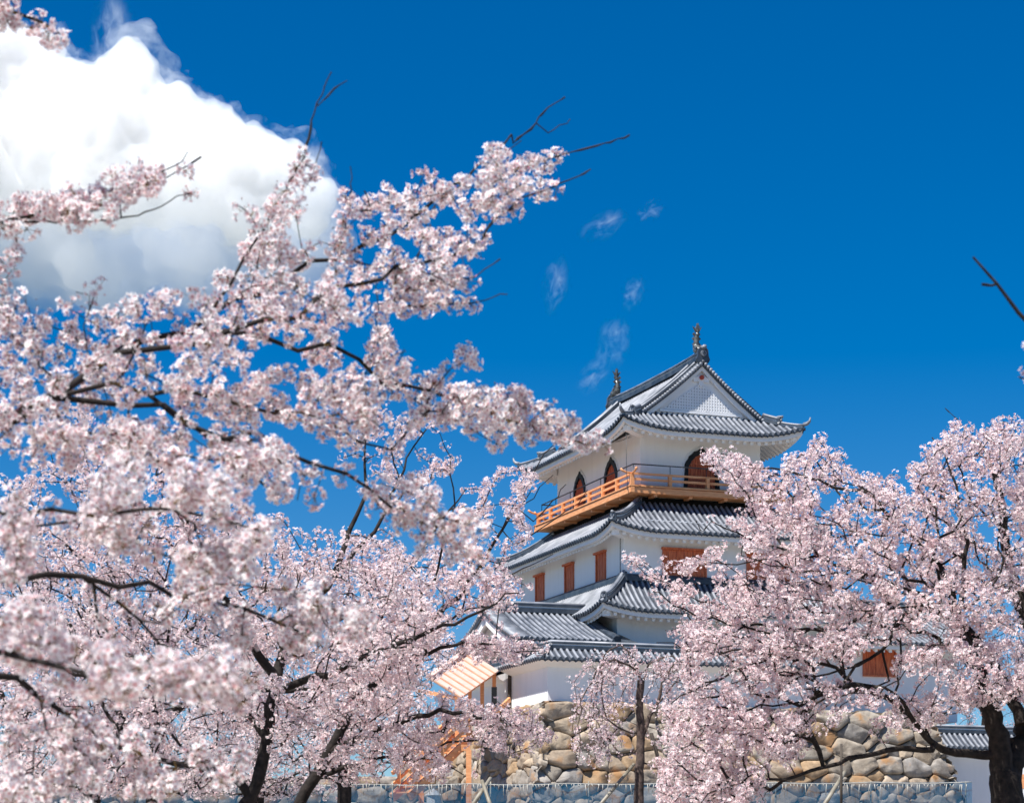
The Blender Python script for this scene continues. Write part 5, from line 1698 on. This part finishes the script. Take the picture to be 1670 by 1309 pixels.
# ---- big cherry at the right
tb = gpt(1655, 25.3)
t4 = empty("cherry_tree", tb, 0, "large spreading cherry at the right with a thick lichened trunk and long low boughs", "cherry tree", "cherry trees in blossom")
T = Tree(41, 0.25)
Y = 25.0
T.limb_path([tb, at(1648, 1340, Y), at(1641, 1300, Y), at(1640, 1262, Y)], 0.25, 0.17, step=0.1, wob=0.008)
T.limb_path(path([(1640, 1275), (1634, 1235), (1622, 1180), (1612, 1130), (1590, 1085), (1572, 1050), (1560, 1010)], Y, Y - 0.3), 0.14, 0.045, step=0.1, wob=0.012)
T.limb_path(path([(1642, 1275), (1652, 1235), (1690, 1150), (1700, 1060), (1660, 980), (1640, 900), (1630, 800), (1600, 720)], Y, Y + 0.8), 0.15, 0.015, step=0.1, wob=0.012)
T.limb_path(path([(1560, 1010), (1600, 1050), (1640, 1120), (1668, 1180)], Y, Y - 0.3), 0.05, 0.07, wob=0.01)
T.limb_path(path([(1625, 1232), (1560, 1228), (1520, 1215), (1500, 1190), (1480, 1150), (1440, 1120)], Y, Y - 1.0), 0.055, 0.014, wob=0.012)
T.limb_path(path([(1520, 1222), (1440, 1225), (1400, 1232), (1360, 1245), (1300, 1265), (1220, 1275), (1160, 1290)], Y - 0.5, Y - 1.4), 0.034, 0.008, 0.25)
T.limb_path(path([(1560, 1010), (1500, 985), (1470, 1000), (1440, 1060), (1380, 1100), (1340, 1150), (1280, 1190)], Y, Y - 1.2), 0.03, 0.007, 0.25)
T.limb_path(path([(1565, 1020), (1480, 960), (1400, 930), (1300, 900), (1220, 880), (1160, 850)], Y, Y - 0.8), 0.032, 0.006, 0.3)
T.limb_path(path([(1480, 960), (1420, 1010), (1320, 1025), (1220, 1020), (1120, 1000), (1060, 960)], Y, Y - 1.2), 0.028, 0.006, 0.3)
T.limb_path(path([(1565, 1010), (1540, 930), (1480, 860), (1400, 800), (1300, 770), (1200, 755), (1170, 745)], Y, Y + 0.2), 0.032, 0.005, 0.4)
T.limb_path(path([(1560, 1010), (1580, 900), (1560, 800), (1540, 730), (1520, 710)], Y, Y + 0.5), 0.034, 0.006, 0.3)
T.limb_path(path([(1320, 1025), (1240, 1080), (1150, 1110), (1090, 1150)], Y - 0.7, Y - 1.2), 0.02, 0.006, 0.3)
T.limb_path(path([(1630, 800), (1600, 735), (1560, 680), (1540, 665)], Y + 0.6, Y + 0.7), 0.007, 0.004, 0.0)
T.limb_path(path([(1160, 850), (1145, 870), (1135, 850)], Y - 0.8), 0.005, 0.004, 0)
for (x0, y0, x1, y1, dY) in ((1560, 905, 1290, 842, -.4), (1500, 965, 1210, 905, -1.0), (1530, 1000, 1270, 985, -.9), (1440, 1040, 1150, 1062, -1.1), (1400, 1085, 1180, 1120, -1.0), (1330, 1140, 1110, 1210, -1.1),
                             (1450, 1110, 1270, 1200, -.9), (1560, 870, 1400, 790, .3), (1640, 860, 1480, 775, .5), (1640, 930, 1700, 800, .6), (1380, 960, 1130, 905, -1.0), (1260, 1075, 1075, 1040, -1.2), (1600, 1000, 1690, 930, .2)):
    q = [(x0 + (x1 - x0) * f, y0 + (y1 - y0) * f - 26 * math.sin(math.pi * f) * rg.uniform(-.6, 1)) for f in (0, .25, .5, .75, 1)]
    T.limb_path(path(q, Y + dY * 0.5, Y + dY), 0.013, 0.005, 0.4, wob=0.015)
tg = []
F_([(1135, 745), (1180, 735), (1250, 760), (1310, 740), (1330, 705), (1360, 740), (1390, 735), (1370, 760), (1400, 775), (1480, 770), (1520, 720), (1560, 690), (1600, 700), (1640, 680), (1700, 690), (1700, 800), (1690, 960), (1560, 960), (1440, 900), (1340, 850), (1230, 790)], 620, 24.0, 26.4, 0.22, 60)
F_([(1140, 742), (1180, 735), (1250, 755), (1330, 800), (1330, 880), (1240, 860), (1200, 800)], 75, 24.2, 25.4, 0.25, 50)
F_([(1010, 905), (1060, 920), (1100, 915), (1160, 900), (1190, 850), (1230, 800), (1260, 830), (1240, 960), (1160, 1000), (1080, 990)], 70, 23.6, 25.2, 0.4, 45)
F_([(1240, 830), (1340, 840), (1440, 890), (1560, 950), (1660, 960), (1660, 1030), (1560, 1040), (1480, 1040), (1300, 1080), (1160, 1060), (1090, 1010), (1180, 985)], 640, 23.6, 26.0, 0.22, 60)
F_([(1090, 1020), (1300, 1050), (1420, 1030), (1400, 1070), (1290, 1110), (1270, 1150), (1340, 1150), (1300, 1220), (1220, 1230), (1140, 1250), (1080, 1200), (1120, 1130)], 400, 23.4, 25.6, 0.3, 60)
F_([(1470, 1060), (1580, 1040), (1700, 1050), (1700, 1150), (1600, 1150), (1500, 1190), (1430, 1170), (1440, 1110)], 260, 23.6, 25.6, 0.3, 50)
F_([(1060, 1240), (1180, 1250), (1240, 1290), (1210, 1330), (1080, 1330)], 75, 23.4, 24.6, 0.3, 50)
F_([(1060, 1130), (1180, 1150), (1290, 1180), (1320, 1230), (1240, 1270), (1300, 1300), (1180, 1330), (1060, 1330), (1090, 1230)], 240, 23.4, 25.2, 0.3, 50)
F_([(1290, 1100), (1420, 1110), (1440, 1150), (1340, 1190), (1290, 1170)], 40, 23.4, 24.6, 0.4, 40)
F_([(1400, 1160), (1470, 1180), (1450, 1200), (1400, 1190)], 6, 23.8, 24.5)
T.fill(tg, 1.0, 0.004, step=0.13)
T.build(t4, M['bark_lichen'], per=15, flower=0.0195, crad=0.060, rb=0.016, keep=0.9)

# ---- slender weeping cherry in the middle
tb = gpt(1046, 32)
t5 = empty("weeping_cherry", tb, 0, "slender weeping cherry with a pale trunk and thin hanging sprays before the stone base", "weeping cherry")
T = Tree(51, 0.2)
Y = 32
T.limb_path([tb, at(1042, 1309, Y), at(1043, 1250, Y), at(1046, 1200, Y), at(1042, 1150, Y), at(1046, 1110, Y)], 0.10, 0.05, step=0.1, wob=0.006)
T.limb_path(path([(1048, 1200), (1062, 1165), (1075, 1145), (1080, 1110), (1100, 1080)], Y), 0.035, 0.010, wob=0.01)
T.limb_path(path([(1046, 1110), (1030, 1085), (1005, 1075), (975, 1085), (955, 1120), (945, 1180), (940, 1240)], Y, Y - 0.6), 0.018, 0.005, 0.8)
T.limb_path(path([(1046, 1110), (1035, 1070), (1015, 1050), (990, 1055), (975, 1090), (968, 1150), (962, 1220)], Y, Y + 0.4), 0.015, 0.005, 0.8)
T.limb_path(path([(1044, 1120), (1055, 1080), (1075, 1060), (1105, 1070), (1120, 1110), (1125, 1170)], Y, Y - 0.5), 0.015, 0.005, 0.8)
T.limb_path(path([(1075, 1145), (1100, 1110), (1130, 1100), (1150, 1130), (1158, 1180)], Y, Y - 0.3), 0.013, 0.005, 0.7)
for i in range(26):
    x0 = rg.uniform(930, 1165); yt = 1060 + abs(x0 - 1045) * 0.35 + rg.uniform(-15, 20)
    yb = yt + rg.uniform(70, 190); Yd = Y + rg.uniform(-0.9, 0.9)
    c = 1045 + (x0 - 1045) * 0.55
    T.limb_path([at(c, yt + 12, Yd), at((c + x0) / 2, yt - 4, Yd), at(x0, yt + 20, Yd), at(x0 + rg.uniform(-6, 6), (yt + yb) / 2, Yd), at(x0 + rg.uniform(-8, 8), yb, Yd)], 0.005, 0.003, 0.9, wob=0.02)
tg = []
F_([(925, 1090), (990, 1050), (1060, 1060), (1120, 1070), (1170, 1130), (1150, 1260), (1100, 1290), (1080, 1180), (1000, 1140), (990, 1250), (930, 1250)], 140, 31, 33, 0.3, 40)
T.fill(tg, 0.85, 0.004, step=0.13, droop=0.25)
T.build(t5, M['bark_pale'], per=7, flower=0.019, crad=0.05, rb=0.016, keep=0.9, buds=0.2)

# ---- cherries on the far side behind the right-hand wall, and an evergreen
for k, (x, Yt, poly, lab) in enumerate((
        (1600, 113, [(1545, 1010), (1600, 990), (1690, 1000), (1740, 1080), (1730, 1200), (1540, 1200), (1530, 1100)], "deep pink cherry growing behind the low wall at the right"),
        (1745, 118, [(1650, 960), (1760, 930), (1850, 1000), (1840, 1200), (1660, 1200)], "pink cherry at the far right edge behind the low wall"))):
    tb = gpt(x, Yt)
    tf = empty("cherry_tree", tb, 0, lab, "cherry tree", "cherry trees in blossom")
    T = Tree(61 + k, 0.25)
    T.limb_path([tb, at(x, 1230, Yt), at(x + 10, 1160, Yt)], 0.3, 0.16, step=0.4, wob=0.02)
    for dx, dy in ((-50, -90), (20, -130), (70, -80)):
        T.limb_path(path([(x + 8, 1170), (x + dx * 0.5, 1170 + dy * 0.6), (x + dx, 1170 + dy)], Yt), 0.10, 0.03, step=0.4)
    T.fill(cloud_pts(poly, 260, Yt - 2.5, Yt + 2.5, rg), 1.0, 0.012, step=0.35)
    T.build(tf, M['bark'], per=9, flower=0.04, crad=0.20, rb=0.06, tint=(0.96, 0.84, 0.88))
